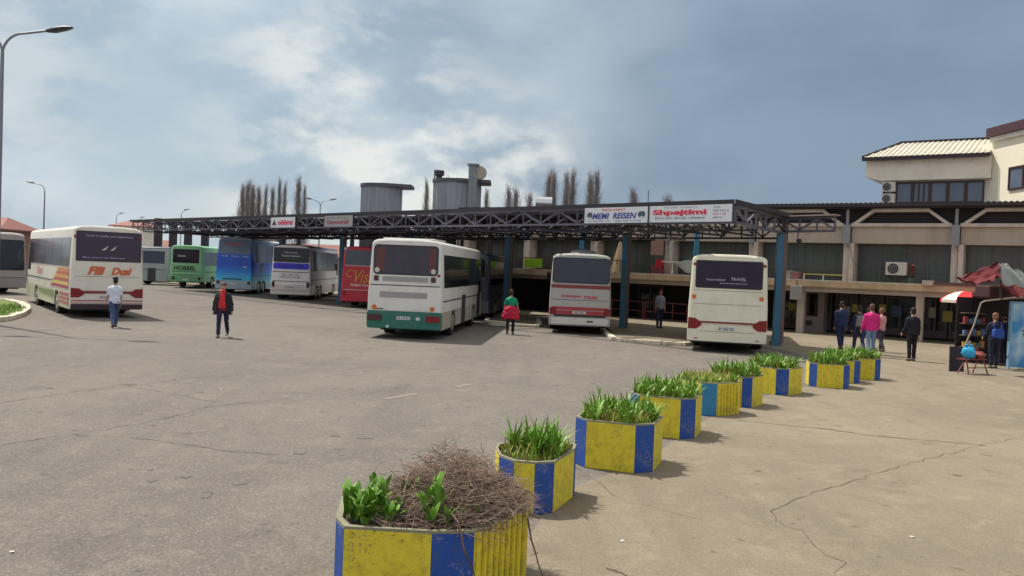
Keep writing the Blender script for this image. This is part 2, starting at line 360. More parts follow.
# grass island on the left
isl = [G(-40, 324), G(-5, 322), G(6, 320.5), G(18, 317), G(25.5, 312.5), G(26, 308.5), G(20, 305), G(8, 302.5), G(-40, 301)]
isl = [(p.x, p.y) for p in isl]
isl_i = [(x - 0.12, y + (0.3 if i < 5 else -0.4)) for i, (x, y) in enumerate(isl)]
S('grass_island', MB().prism(list(isl_i), 0.0, 0.16), M_grass)
kerb('island_kerb', isl, z1=0.17, wd=0.34, seed=7)
b = MB(); rnd = random.Random(3)
xs = [p[0] for p in isl_i]; ys = [p[1] for p in isl_i]
def inside(x, y, poly):
    c = False; n = len(poly)
    for i in range(n):
        x1, y1 = poly[i]; x2, y2 = poly[(i + 1) % n]
        if (y1 > y) != (y2 > y) and x < (x2 - x1) * (y - y1) / (y2 - y1) + x1: c = not c
    return c
for _ in range(5200):
    x = rnd.uniform(-21.5, max(xs)); y = rnd.uniform(min(ys), max(ys))
    if not inside(x, y, isl_i): continue
    a = rnd.uniform(0, 6.28); h = rnd.uniform(0.05, 0.14); wd = 0.012
    b.add([(x - wd * cos(a), y - wd * sin(a), 0.155), (x + wd * cos(a), y + wd * sin(a), 0.155), (x + rnd.uniform(-.05, .05), y + rnd.uniform(-.05, .05), 0.155 + h)], [(0, 1, 2)])
M_leafg = mat('grass_blade', srgb(98, 132, 42), 0.6, var=0.3, scale=3)
tag(b.build('grass', M_leafg), kind='stuff')
# far land so that the horizon is not bare
M_far = mat('far_field', (0.10, 0.11, 0.07), 0.95, var=0.3, scale=0.05)
g = MB(); rnd = random.Random(12); n = 60; vs = []
for i in range(n + 1):
    x = -420 + 840 * i / n; h = 5.5 + 2.2 * sin(i * 0.6) + 1.6 * sin(i * 1.7) + rnd.uniform(-0.7, 0.7); vs += [(x, 330, -0.5), (x, 350, h), (x, 420, h * 0.8)]
g.add(vs, [(3 * i, 3 * i + 3, 3 * i + 4, 3 * i + 1) for i in range(n)] + [(3 * i + 1, 3 * i + 4, 3 * i + 5, 3 * i + 2) for i in range(n)])
S('far_hills', g, M_far)

# ------------------------------------------------------------------ station building
BO = Vector((16.1, 41.0, 0)); BU = Vector((0.8192, -0.5736, 0)); BNi = Vector((0.5736, 0.8192, 0))   # along facade, into building
def S_at(px, y=0.0, py=None):
    """facade coordinate of the picture column px on the plane y metres behind the facade"""
    py = py or 270 + (px - 512) * 0.04; d = ray(px, py); o = BO + BNi * y
    # o + s*BU = t*d (in plan)
    s = (o.x * d.y - o.y * d.x) / (BU.y * d.x - BU.x * d.y)
    return s
bd = empty('station_building', BO, -R(35), 'long two storey bus station building with beige concrete frames and dark roof edge', 'building')
M_beige = mat('beige_render', srgb(174, 161, 147), 0.88, var=0.10, scale=2.0, bump=0.15, dirt=srgb(110, 95, 82), dirt_amt=0.45, dirt_scale=0.9, stretch=(1, 1, 0.35))
M_beige2 = mat('beige_slab', srgb(190, 166, 132), 0.88, var=0.12, scale=2.0, bump=0.15, dirt=srgb(105, 88, 72), dirt_amt=0.5, dirt_scale=1.2, stretch=(1, 1, 0.4))
M_frame = mat('pale_frame_concrete', srgb(196, 185, 174), 0.85, var=0.1, scale=3, dirt=srgb(120, 105, 92), dirt_amt=0.5)
M_roofd = mat('brown_roof_metal', srgb(52, 42, 48), 0.6, var=0.25, scale=3)
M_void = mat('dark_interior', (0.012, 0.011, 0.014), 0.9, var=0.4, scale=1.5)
M_wing = mat('dark_brown_boards', srgb(36, 26, 34), 0.7, var=0.3, scale=5, stretch=(6, 1, 1))
M_upw = mat('cream_wall', srgb(236, 228, 212), 0.85, var=0.05, scale=1.5, bump=0.1, dirt=srgb(170, 150, 125), dirt_amt=0.35)
def glass_wall_mat():
    m = bpy.data.materials.new('green_glazing'); m.use_nodes = True; t = m.node_tree; l = t.links.new; b = t.nodes['Principled BSDF']
    tcn = N('ShaderNodeTexCoord', t); mpn = N('ShaderNodeMapping', t); mpn.inputs['Scale'].default_value = (9, 1, 0.25); l(tcn.outputs['Object'], mpn.inputs[0])
    no = N('ShaderNodeTexNoise', t, i_Scale=1.0, i_Detail=3.0, i_Roughness=0.7); l(mpn.outputs[0], no.inputs[0])
    n2_ = N('ShaderNodeTexNoise', t, i_Scale=0.6, i_Detail=4.0); l(tcn.outputs['Object'], n2_.inputs[0])
    mx = N('ShaderNodeMix', t, data_type='RGBA'); l(no.outputs['Fac'], mx.inputs[0]); mx.inputs[6].default_value = (*srgb(52, 62, 64), 1); mx.inputs[7].default_value = (*srgb(112, 118, 112), 1)
    m2 = N('ShaderNodeMix', t, data_type='RGBA', blend_type='MULTIPLY'); m2.inputs[0].default_value = 0.6; l(mx.outputs[2], m2.inputs[6]); l(n2_.outputs['Color'], m2.inputs[7])
    l(m2.outputs[2], b.inputs['Base Color']); b.inputs['Roughness'].default_value = 0.22
    return m
M_gwall = glass_wall_mat()
SP = 4.69
I0, I1 = -5, 4
XL, XR = I0 * SP, I1 * SP
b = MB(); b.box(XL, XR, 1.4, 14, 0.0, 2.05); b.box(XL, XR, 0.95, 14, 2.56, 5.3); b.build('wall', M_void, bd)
# glazed bays of the upper floor
for i in range(I0, I1):
    x0, x1 = i * SP + 0.30, (i + 1) * SP - 0.24
    o = MB().box(x0, x1, 0.86, 0.94, 2.58, 4.44).build('window', M_gwall, bd)
    f = MB(); n = 4
    for k in range(n + 1): xx = x0 + (x1 - x0) * k / n; f.box(xx - 0.025, xx + 0.025, 0.82, 0.856, 2.58, 4.44)
    f.box(x0, x1, 0.825, 0.852, 3.12, 3.16); f.build('frame', mat('grey_window_bar', srgb(88, 92, 90), 0.5), o)
    c = MB(); c.box(i * SP - 0.24, i * SP + 0.02, 0.15, 0.85, 2.56, 4.45); c.box(i * SP + 0.06, i * SP + 0.27, 0.0, 0.85, 2.56, 4.45)
    c.build('column', M_frame, bd)
    # downpipe beside each column and up the fascia
    p = MB(); p.tube([(i * SP - 0.05, -0.12, 4.5), (i * SP - 0.05, -0.12, 6.05)], 0.075, 10); p.box(i * SP - 0.22, i * SP + 0.1, -0.2, 0.0, 4.42, 5.32)
    p.build('downpipe', mat('zinc_pipe', srgb(130, 135, 140), 0.5, var=0.2), bd)
    MB().box(i * SP + 0.12, (i + 1) * SP - 0.23, 0.10, 0.95, 4.45, 5.24).build('beam', M_beige, bd)
    # precast trapezoid frame under the roof edge
    fr = MB(); a0, a1 = i * SP + 0.10, (i + 1) * SP - 0.24; th = 0.16
    fr.box(a0, a1, -0.06, 0.30, 5.245, 5.40)
    fr.box(a0 + 0.95, a1 - 0.95, -0.06, 0.25, 5.93, 6.08)
    for (xa, xb) in ((a0 + 0.08, a0 + 0.98), (a1 - 0.08, a1 - 0.98)):
        sg = 1 if xb > xa else -1
        pts = [(xa, -0.063, 5.402), (xb, -0.063, 6.078), (xb + sg * 0.02, -0.063, 5.927), (xa + sg * 0.24, -0.063, 5.402)]
        fr.ext(pts, (0, 0.3, 0))
    fr.build('fascia_frame', M_frame, bd)
    MB().box(i * SP - 0.22, (i + 1) * SP - 0.225, 0.32, 0.9, 5.26, 6.1).build('fascia_board', M_wing, bd)
b = MB(); b.box(XL - 0.2, XR, -0.55, 14, 6.16, 6.30)
b.box(XL - 0.2, XR, -0.30, 0.9, 6.085, 6.157)
x = XL - 0.2
while x < XR: b.box(x, x + 0.10, -0.58, 3.0, 6.303, 6.335); x += 0.22
b.build('roof_edge', M_roofd, bd)
# first floor slab / balcony
b = MB(); b.box(XL - 0.2, XR, -1.25, 0.94, 2.28, 2.555); b.build('balcony_slab', M_beige2, bd)
MB().box(XL - 0.2, XR, -1.05, 1.39, 2.04, 2.275).build('slab_beam', M_beige, bd)
MB().box(XL - 0.2, XR, -1.24, -1.16, 2.56, 2.62).build('slab_lip', M_frame, bd)
# ground floor posts
for px in (562, 700, 802, 921):
    s = S_at(px, -0.9)
    MB().box(s - 0.16, s + 0.16, -1.02, -0.72, 0.0, 2.035).build('post', M_beige, bd)
# shop fronts in the recess
M_shopf = mat('shop_frame_grey', srgb(66, 58, 62), 0.6, var=0.15)
def shop(px0, px1, kind):
    x0, x1 = S_at(px0, 1.3), S_at(px1, 1.3)
    o = MB().box(x0, x1, 1.33, 1.39, 0.10, 1.95).build('shop_window', M_glass, bd)
    f = MB()
    for xx in (x0, (x0 + x1) / 2, x1): f.box(xx - 0.05, xx + 0.05, 1.24, 1.325, 0.1, 1.98)
    f.box(x0, x1, 1.26, 1.32, 1.86, 1.96); f.box(x0, x1, 1.26, 1.32, 0.1, 0.45 if kind == 0 else 0.9); f.build('frame', M_shopf, o)
for a, c, k in ((785, 800, 0), (806, 832, 1), (838, 858, 0), (862, 884, 0), (888, 915, 0), (925, 948, 0), (952, 985, 0), (640, 664, 0), (560, 590, 0)): shop(a, c, k)
rnd = random.Random(6)
for a_, z_ in ((842, 1.2), (853, 1.4), (868, 1.15), (880, 1.5), (893, 1.3), (909, 1.1), (930, 1.35), (944, 1.2), (958, 1.4), (975, 1.2), (790, 1.3)):
    x = S_at(a_, 1.2); pc = rnd.choice(((190, 182, 160), (170, 60, 50), (205, 190, 90), (80, 110, 150), (180, 180, 185)))
    MB().box(x, x + rnd.uniform(0.25, 0.5), 1.20, 1.215, z_ - 0.3, z_ + rnd.uniform(0.05, 0.3)).build('notice', mat('notice_%d' % pc[0], srgb(*(int(v * 0.75) for v in pc)), 0.7), bd)
cb = MB()
for i in range(I0, I1): cb.tube([(i * SP + 4.69 * t / 8, 0.02, 4.30 - 0.10 * (1 - (2 * t / 8 - 1) ** 2)) for t in range(9)], 0.012, 4)
cb.tube([(S_at(848, 0), -0.05, 4.3), (S_at(852, 0), -0.05, 3.6), (S_at(868, 0), 0.0, 2.7)], 0.012, 4); cb.build('cable', M_ink, bd)
s0 = S_at(806, 1.2); s1 = S_at(829, 1.2)
kk = MB(); kk.box(s0, s1, 0.5, 1.2, 0.0, 0.8); kk.box(s0, s0 + 0.25, 0.5, 1.2, 0.8, 1.95); kk.box(s1 - 0.3, s1, 0.5, 1.2, 0.8, 1.95); kk.box(s0, s1, 0.5, 1.2, 1.95, 2.03)
kk.build('ticket_booth', mat('pale_grey_panel', srgb(128, 116, 116), 0.6, var=0.12), bd)
MB().box(s1 - 0.85, s1 - 0.55, 0.46, 0.498, 0.36, 0.58).build('vent', M_ink, bd)
# ---- upper storey set back on the roof
UY = 3.6
ux0, ux1 = S_at(882, UY, 190), S_at(989, UY, 185) - 0.1
uw = MB().box(ux0, ux1 + 0.2, UY, UY + 7, 6.31, 7.78)
uw.ext([(ux0 - 0.75, UY - 0.35, 8.0), (ux1 + 0.2, UY - 0.35, 8.0), (ux1 + 0.2, UY - 0.35, 8.84), (ux0 - 0.75, UY - 0.35, 8.84)], (0, 7.3, 0))
uw.ext([(ux0 - 0.75, UY - 0.345, 8.0), (ux0, UY - 0.345, 7.78), (ux1 + 0.2, UY - 0.345, 7.78), (ux1 + 0.2, UY - 0.345, 7.998)], (0, 7.2, 0))
uw.build('upper_wall', M_upw, bd)
MB().box(ux0 - 0.1, ux1 + 0.1, UY - 0.5, UY - 0.003, 6.315, 6.48).build('upper_sill', M_frame, bd)
wx0, wx1 = S_at(896, UY, 190), S_at(987, UY, 190) - 0.1; n = 5
M_brownf = mat('brown_window_frame', srgb(62, 38, 40), 0.5)
for k in range(n):
    a, c = wx0 + (wx1 - wx0) * k / n, wx0 + (wx1 - wx0) * (k + 1) / n
    o = MB().box(a + 0.06, c - 0.06, UY - 0.06, UY - 0.02, 6.72, 7.62).build('window', mat('blue_grey_glass', srgb(92, 104, 124), 0.12, var=0.3, scale=0.8), bd)
    f = MB(); f.box(a, a + 0.08, UY - 0.10, UY - 0.003, 6.62, 7.72); f.box(c - 0.08, c - 0.002, UY - 0.10, UY - 0.003, 6.62, 7.72)
    f.box(a + 0.081, c - 0.083, UY - 0.10, UY - 0.003, 6.62, 6.72); f.box(a + 0.081, c - 0.083, UY - 0.10, UY - 0.003, 7.62, 7.72)
    if k == 1: f.box(a + 0.25, a + 0.31, UY - 0.12, UY - 0.065, 6.74, 7.6); f.box(c - 0.31, c - 0.25, UY - 0.12, UY - 0.065, 6.74, 7.6)
    f.build('frame', M_brownf, o)
# ribbed cream metal roof with dark edges
rl, rr_, ry0, ry1 = ux0 - 0.85, ux1 + 0.15, UY - 0.65, UY + 2.4
zr0, zr1 = 8.92, 10.0
rb = MB(); rb.ext([(rl, ry0, zr0), (rr_, ry0, zr0), (rr_, ry1, zr1), (rl + 1.2, ry1, zr1)], (0, 0, 0.03))
x = rl + 0.05
while x < rr_:
    t = min(1.0, (x - rl) / 1.2); yb = ry0 + (ry1 - ry0) * t if x < rl + 1.2 else ry1; zb = zr0 + (zr1 - zr0) * (yb - ry0) / (ry1 - ry0)
    rb.ext([(x, ry0 + 0.01, zr0 + 0.032), (x + 0.09, ry0 + 0.01, zr0 + 0.032), (x + 0.11, yb, zb + 0.032), (x, yb, zb + 0.032)], (0, 0, 0.035)); x += 0.24
rb.build('roof', mat('cream_metal_roof', srgb(188, 184, 168), 0.6, var=0.06, dirt=srgb(120, 110, 95), dirt_amt=0.35), bd)
rt = MB(); rt.box(rl - 0.03, rr_, ry0 - 0.08, ry0 - 0.022, zr0 - 0.16, zr0 + 0.03); rt.ext([(rl - 0.06, ry0, zr0 - 0.1), (rl - 0.06, ry0, zr0 + 0.12), (rl + 1.14, ry1, zr1 + 0.14), (rl + 1.14, ry1, zr1 - 0.1)], (0.06, 0, 0))
rt.box(rl + 1.14, rr_, ry1 - 0.02, ry1 + 0.1, zr1 + 0.03, zr1 + 0.16); rt.build('roof_trim', M_roofd, bd)
MB().ext([(rl, ry1 + 0.1, 8.85), (rr_, ry1 + 0.1, 8.85), (rr_, ry1 + 0.1, zr1), (rl + 1.2, ry1 + 0.1, zr1)], (0, 3, 0)).build('roof_back', M_upw, bd)
# ---- right wing turned towards the forecourt
wb = empty('wing_block', (0, 0, 0), 0, 'tall cream wing of the station with maroon eave at the right edge', 'building')
p0 = BO + BU * (ux1 + 0.1) + BNi * (UY - 0.1); dr = Vector((0.06, -0.998, 0)); nr = Vector((0.998, 0.06, 0))
q = [p0 + dr * -2, p0 + dr * 8.2, p0 + dr * 8.2 + nr * 9, p0 + dr * -2 + nr * 9]
MB().ext([(v.x, v.y, 6.34) for v in q], (0, 0, 3.15)).build('wall', mat('bright_cream_wall', srgb(236, 228, 205), 0.85, var=0.05, scale=1.5, bump=0.1, dirt=srgb(190, 170, 140), dirt_amt=0.25), wb)
q = [p0 + dr * 0.1 - nr * 0.12, p0 + dr * 8.6 - nr * 0.12, p0 + dr * 8.6 + nr * 9.4, p0 + dr * 0.1 + nr * 9.4]
MB().ext([(v.x, v.y, 9.493) for v in q], (0, 0, 0.22)).build('cornice', M_upw, wb)
q = [p0 + dr * 0.0 - nr * 0.26, p0 + dr * 8.9 - nr * 0.26, p0 + dr * 8.9 + nr * 9.6, p0 + dr * 0.0 + nr * 9.6]
MB().ext([(v.x, v.y, 9.72) for v in q], (0, 0, 0.42)).build('eave', mat('maroon_eave', srgb(70, 38, 45), 0.6, var=0.2), wb)
for t0 in (1.6, 5.2):
    a = p0 + dr * t0 - nr * 0.03; c = p0 + dr * (t0 + 1.9) - nr * 0.03
    o = MB().ext([(a.x, a.y, 7.15), (c.x, c.y, 7.15), (c.x, c.y, 8.05), (a.x, a.y, 8.05)], nr * 0.02).build('window', MATS['blue_grey_glass'], wb)
    f = MB()
    for u, v, za, zb in ((t0 - .08, t0, 7.07, 8.13), (t0 + 1.9, t0 + 1.98, 7.07, 8.13), (t0 + 0.9, t0 + 0.98, 7.151, 8.049), (t0 + 0.001, t0 + 1.899, 7.07, 7.15), (t0 + 0.001, t0 + 1.899, 8.05, 8.13)):
        a = p0 + dr * u - nr * 0.07; c = p0 + dr * v - nr * 0.07
        f.ext([(a.x, a.y, za), (c.x, c.y, za), (c.x, c.y, zb), (a.x, a.y, zb)], nr * 0.068)
    f.build('frame', M_brownf, o)
def bl(x, y, z=0.0): return BO + BU * x + BNi * y + Vector((0, 0, z))
# air conditioners
M_acw = mat('ac_white', srgb(205, 200, 190), 0.5, var=0.06, dirt=(0.3, 0.25, 0.2))
def ac(loc, rz, label, wdt=0.8, hh=0.55, group=None):
    o = empty('air_conditioner', loc, rz, label, 'air conditioner', group)
    MB().box(-wdt / 2, wdt / 2, 0, 0.3, 0, hh).build('casing', M_acw, o, bevel=0.02)
    MB().disc((-wdt * 0.14, -0.004, hh / 2), (0, -1, 0), hh * 0.4, 0.01).build('fan_recess', M_ink, o)
    gr = MB()
    for k in range(3):
        r = hh * 0.4 * (k + 1) / 3; gr.tube([(-wdt * 0.14 + r * cos(2 * pi * i / 20), -0.02, hh / 2 + r * sin(2 * pi * i / 20)) for i in range(21)], 0.006, 4)
    gr.build('grille', M_acw, o)
    br = MB(); br.box(-wdt / 2 + .06, -wdt / 2 + .1, 0.0, 0.32, -0.12, -0.002); br.box(wdt / 2 - .1, wdt / 2 - .06, 0.0, 0.32, -0.12, -0.002); br.build('bracket', M_dark, o)
    return o
p = bl(S_at(894, 0.1), 0.35, 2.98); ac(p, -R(35), 'white air conditioner with one dark fan on the first floor balcony', 0.92, 0.62)
b_ = MB()
p = bl(S_at(888, 3.2, 195), UY - 0.33, 6.62)
ac(p, -R(35), 'lower of the two stacked air conditioners on the cream upper storey', 0.62, 0.5, None)
ac(p + Vector((0, 0, 0.6)), -R(35), 'upper of the two stacked air conditioners on the cream upper storey', 0.62, 0.5, None)
# balcony things
def pot(px, label):
    p = bl(S_at(px, -0.7), -0.7, 2.56); o = empty('potted_plant', p, 0, label, 'plant')
    MB().tube([(0, 0, 0), (0, 0, 0.3)], [0.13, 0.19], 12).build('pot', mat('green_pot', srgb(40, 75, 62), 0.5), o, smooth=True)
    b = MB(); rnd = random.Random(int(px))
    for _ in range(120):
        a = rnd.uniform(0, 6.28); r = rnd.uniform(0, 0.16); z = 0.3 + rnd.uniform(0, 0.65); c = Vector((r * cos(a), r * sin(a), z)); d = Vector((cos(a), sin(a), rnd.uniform(0, 1))).normalized() * 0.13; s = Vector((-sin(a), cos(a), 0)) * 0.03
        b.add([c - s, c + s, c + d], [(0, 1, 2)])
    b.build('leaves', mat('red_leaf', srgb(110, 52, 42), 0.6, var=0.4), o)
    return o
pot(912, 'red leaved plant in a dark green pot on the balcony edge')
b = MB(); s = S_at(950, -1.0)
o = empty('balcony_awning_frame', bl(S_at(922, -1.3), -1.0, 2.56), -R(35), 'pale box ended rolled awning lying on the balcony edge above the plaza', 'awning')
MB().box(0, 0.45, -0.35, 0.1, 0.0, 0.22).build('end_box', M_frame, o); MB().box(0.46, 5.2, -0.3, 0.05, 0.03, 0.16).build('roll', mat('brown_canvas', srgb(92, 78, 72), 0.8), o)
o = empty('wall_sign', bl(S_at(797, -1.3), -1.3, 1.62), -R(35), 'small grey box sign hanging under the balcony slab beside the post', 'sign')
MB().box(-0.28, 0.28, -0.1, 0.02, 0, 0.68).build('sign_box', mat('sign_grey', srgb(150, 146, 142), 0.6), o, bevel=0.02); MB().tube([(0, 0, 0.68), (0, 0, 0.95)], 0.02).build('hanger', M_dark, o)
def crate(px, col, name, label, w_=0.5, h_=0.3, y=-0.85):
    p = bl(S_at(px, y), y, 2.56); o = MB(); o.box(-w_ / 2, w_ / 2, -0.2, 0.2, 0, h_ * 0.92); o.box(-w_ / 2 - 0.02, w_ / 2 + 0.02, -0.22, 0.22, h_ * 0.921, h_)
    ob = o.build(name, col, None, bevel=0.01); ob.location = p; ob.rotation_euler.z = -R(35); return tag(ob, label, name.replace('_', ' '))
crate(787, mat('bx1', srgb(150, 146, 145), 0.7), 'plastic_box', 'pale grey lidded box on the balcony right behind the corner column', 0.55, 0.45)
crate(795, mat('bx2', srgb(140, 95, 95), 0.7), 'plastic_box', 'dull pink lidded box on the balcony above the hanging sign', 0.4, 0.4)
o = empty('balcony_rail', bl(S_at(803, -1.1), -1.1, 2.56), -R(35), 'yellow and white topped rail lying along the balcony right of the corner column', 'railing')
MB().box(0, 1.9, 0, 0.05, 0.30, 0.34).build('rail', mat('yellow_bar', srgb(205, 190, 90), 0.5), o)
for x in (0.0, 0.9, 1.85): MB().box(x, x + 0.06, 0, 0.05, 0.0, 0.298).build('post', M_frame, o)
# folded parasol, hanging sign, table and chairs on the left balcony
def folded(px, y, label):
    p = bl(S_at(px, y), y, 2.56); o = empty('folded_parasol', p, 0, label, 'parasol')
    MB().tube([(0, 0, 0), (0, 0, 2.0)], 0.025).build('pole', M_dark, o)
    b = MB(); K = 14; vs = []
    for j, (z, r) in enumerate(((0.05, 0.44), (0.5, 0.33), (1.1, 0.2), (1.75, 0.05))):
        for k in range(K): a = 2 * pi * k / K; q = r * (1 + (0.25 if k % 2 else -0.2)); vs.append((q * cos(a), q * sin(a), z))
    b.add(vs, [(j * K + k, j * K + (k + 1) % K, (j + 1) * K + (k + 1) % K, (j + 1) * K + k) for j in range(3) for k in range(K)] + [tuple(range(3 * K, 4 * K))])
    b.build('canvas', mat('cream_canvas', srgb(178, 158, 128), 0.85, var=0.15), o)
folded(619, -0.8, 'folded cream parasol on the balcony left of the second canopy column')
sg = MB().box(-0.36, 0.36, -0.04, 0.04, 0, 0.95).build('hanging_board', mat('tan_board', srgb(140, 105, 90), 0.7, dirt=(0.2, 0.15, 0.12)), None); sg.location = bl(S_at(656, -0.6), -0.6, 3.62); sg.rotation_euler.z = -R(35); tag(sg, 'tan board hung below the beam right of the second canopy column', 'board')
def table(px, col, label):
    p = bl(S_at(px, -0.5), -0.5, 2.56); o = empty('cafe_table', p, -R(35), label, 'table')
    MB().box(-0.45, 0.45, -0.4, 0.4, 0.70, 0.74).build('tabletop', M_white, o)
    MB().tube([(0, 0, 0.06), (0, 0, 0.70)], 0.04).build('leg', M_white, o); MB().tube([(0, 0, 0), (0, 0, 0.06)], [0.3, 0.12], 14).build('foot', M_white, o)
    c = MB(); c.box(-1.1, -0.62, -0.2, 0.25, 0.40, 0.45); c.box(-1.1, -0.62, 0.22, 0.27, 0.451, 0.85)
    for x in (-1.08, -0.66):
        for y in (-0.18, 0.2): c.box(x, x + 0.04, y, y + 0.04, 0, 0.399)
    ob = c.build('plastic_chair', mat(col, srgb(170, 25, 40), 0.4), None); ob.location = p; ob.rotation_euler.z = -R(35)
    tag(ob, 'red plastic chair beside the white table on the balcony', 'chair')
table(672, 'red_plastic', 'white pedestal table on the balcony beside the red chair')
tent = MB(); K = 10
p = bl(S_at(692, -0.3), -0.3, 2.62)
tent.add([(-1.5, -0.4, 1.0), (-0.4, -0.5, 1.25), (0.8, -0.3, 1.35), (0.4, 0.3, 1.2), (-0.5, -0.2, 0.2), (0.2, 0.0, 0.05)], [(0, 1, 4), (1, 2, 5), (1, 5, 4), (2, 3, 5), (0, 4, 3), (3, 4, 5), (0, 3, 1), (1, 3, 2)])
ob = tent.xf(Matrix.Scale(0.62, 4)).build('draped_tarp', mat('pale_tarp', srgb(160, 172, 172), 0.7, var=0.25), None); ob.location = p; ob.rotation_euler.z = -R(35); tag(ob, 'pale crumpled tarp on the balcony beyond the cream coach', 'tarp')
ban = MB(); ban.box(-0.62, 0.62, -0.03, 0.0, 0.0, 0.52)
ob = ban.build('lime_banner', mat('lime_cloth', srgb(150, 195, 35), 0.7, var=0.2, scale=3), None); ob.location = bl(S_at(533, -1.3), -1.30, 2.70); ob.rotation_euler.z = -R(35); tag(ob, 'lime green cloth banner hung on the balcony rail', 'banner')
# balcony railing left part
rl_ = empty('balcony_railing', bl(S_at(522, -1.2), -1.18, 2.63), -R(35), 'thin dark railing along the left part of the balcony', 'railing')
b = MB(); b.box(0, 7.6, 0, 0.04, 0.62, 0.67)
for k in range(30): b.box(k * 0.26, k * 0.26 + 0.02, 0.01, 0.03, 0, 0.619)
b.build('rails', mat('maroon_rail', srgb(85, 50, 48), 0.6), rl_)
# red-brown barrier under the slab
for px0, px1, lab in ((600, 646, 'pinkish red tubular barrier in front of the dark hall, left stretch'), (648, 690, 'pinkish red tubular barrier in front of the dark hall, right stretch by the standing man')):
    a, c = S_at(px0, -0.4), S_at(px1, -0.4); o = empty('tubular_barrier', bl(a, -0.6, 0.1), -R(35), lab, 'barrier'); ln = c - a
    M_pk = mat('pink_red_tube', srgb(128, 62, 66), 0.5, var=0.2)
    for z in (0.45, 0.95): MB().tube([(0, 0, z), (ln, 0, z)], 0.025, 6).build('rail', M_pk, o)
    for k in range(4):
        x = ln * k / 3; MB().tube([(x, 0, 0), (x, 0, 0.98)], 0.025, 6).build('post', M_pk, o)
# ------------------------------------------------------------------ bus canopy
cz = empty('bus_canopy', (C0.x, C0.y, 0), 0, 'long dark lattice truss canopy over the bus bays carried by blue columns', 'canopy')
def cp(e, p, z=0.0): return E1 * e + E2 * p + Vector((0, 0, z))      # local to the canopy's corner
def e_at(px, z=4.7):
    """distance along the canopy's front edge seen at picture column px"""
    d = ray(px, 266 + (px - 512) * 0.04); return (C0.x * d.y - C0.y * d.x) / (E1.y * d.x - E1.x * d.y)
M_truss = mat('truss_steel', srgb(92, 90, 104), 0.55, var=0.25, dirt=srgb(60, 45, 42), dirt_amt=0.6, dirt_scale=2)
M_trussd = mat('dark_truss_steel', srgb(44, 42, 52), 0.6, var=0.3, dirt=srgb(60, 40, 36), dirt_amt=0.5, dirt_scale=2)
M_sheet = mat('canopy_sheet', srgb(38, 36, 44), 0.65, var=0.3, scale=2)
M_bluec = paint('column_blue', 48, 112, 146, rough=0.5, dirt=(0.06, 0.07, 0.08), dirt_amt=0.55)
M_rust = mat('rusty_grey', srgb(112, 96, 92), 0.75, var=0.2, scale=3)
def truss(name, a, c, zt, zb, n, m, w_=0.05, x=True, parent=cz):
    b = MB(); a = Vector(a); c = Vector(c); A = lambda t, z: (a.x + (c.x - a.x) * t, a.y + (c.y - a.y) * t, z)
    b.bar(A(0, zt), A(1, zt), w_ * 1.5); b.bar(A(0, zb), A(1, zb), w_ * 1.5)
    for i in range(n + 1): b.bar(A(i / n, zb + w_ * .6), A(i / n, zt - w_ * .6), w_)
    for i in range(n):
        t0, t1 = i / n, (i + 1) / n
        if i % 2: b.bar(A(t0, zb + w_), A(t1, zt - w_), w_)
        else: b.bar(A(t0, zt - w_), A(t1, zb + w_), w_)
    return b.build(name, m, parent)
LE = 50.5
truss('front_truss', cp(0, 0), cp(LE, 0), 4.93, 4.36, 52, M_truss, 0.055)
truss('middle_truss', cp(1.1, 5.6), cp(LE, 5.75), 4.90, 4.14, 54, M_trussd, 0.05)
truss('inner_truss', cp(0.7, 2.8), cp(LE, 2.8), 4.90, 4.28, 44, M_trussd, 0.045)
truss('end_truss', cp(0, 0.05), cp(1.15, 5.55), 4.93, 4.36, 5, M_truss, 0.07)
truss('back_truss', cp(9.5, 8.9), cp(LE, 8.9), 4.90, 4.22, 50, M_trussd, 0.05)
for px in (158, 173, 188, 205):
    e = e_at(px); k = MB(); k.box(-0.3, 0.3, -0.3, 0.3, 0.0, 6.2); o = k.build('column', M_trussd, cz); q = D(px, 240, 84); o.location = (q.x - C0.x, q.y - C0.y, 0)
a = cp(1.15, 5.55); truss('end_arm', a, a + Vector((1.35, -1.75, 0)), 4.90, 4.40, 3, M_truss, 0.06)
n = 27
for i in range(1, n):
    e = LE * i / n; truss('cross_truss', cp(e, 0.06), cp(e + (0.6 if i < 2 else 0), 5.65), 4.88, 4.24, 5, M_trussd, 0.045)
    if i > 5: truss('cross_truss', cp(e, 5.8), cp(e, 9.0), 4.88, 4.18, 3, M_trussd, 0.05)
b = MB(); z = 4.985
b.ext([cp(0.35, 2.2, z), cp(LE + 0.2, 2.2, z), cp(LE + 0.2, 9.0, z), cp(8.7, 9.0, z), cp(8.7, 6.3, z), cp(1.05, 6.0, z)], (0, 0, 0.05))
b.ext([cp(-0.05, -0.17, z - 0.03), cp(LE + 0.2, -0.17, z - 0.03), cp(LE + 0.2, -0.17, z + 0.12), cp(-0.05, -0.17, z + 0.12)], E2 * 0.045)
b.ext([cp(-0.10, -0.17, z - 0.03), cp(1.0, 6.0, z - 0.03), cp(1.0, 6.0, z + 0.12), cp(-0.10, -0.17, z + 0.12)], -E1 * 0.045)
e = 1.1
while e < LE:      # corrugation of the sheet, running across
    b.ext([cp(e, 2.2, z + 0.052), cp(e + 0.12, 2.2, z + 0.052), cp(e + 0.12, 5.9, z + 0.052), cp(e, 5.9, z + 0.052)], (0, 0, 0.035)); e += 0.35
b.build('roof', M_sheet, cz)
a = cp(1.15, 5.55); q = a + Vector((1.4, -1.8, 0))
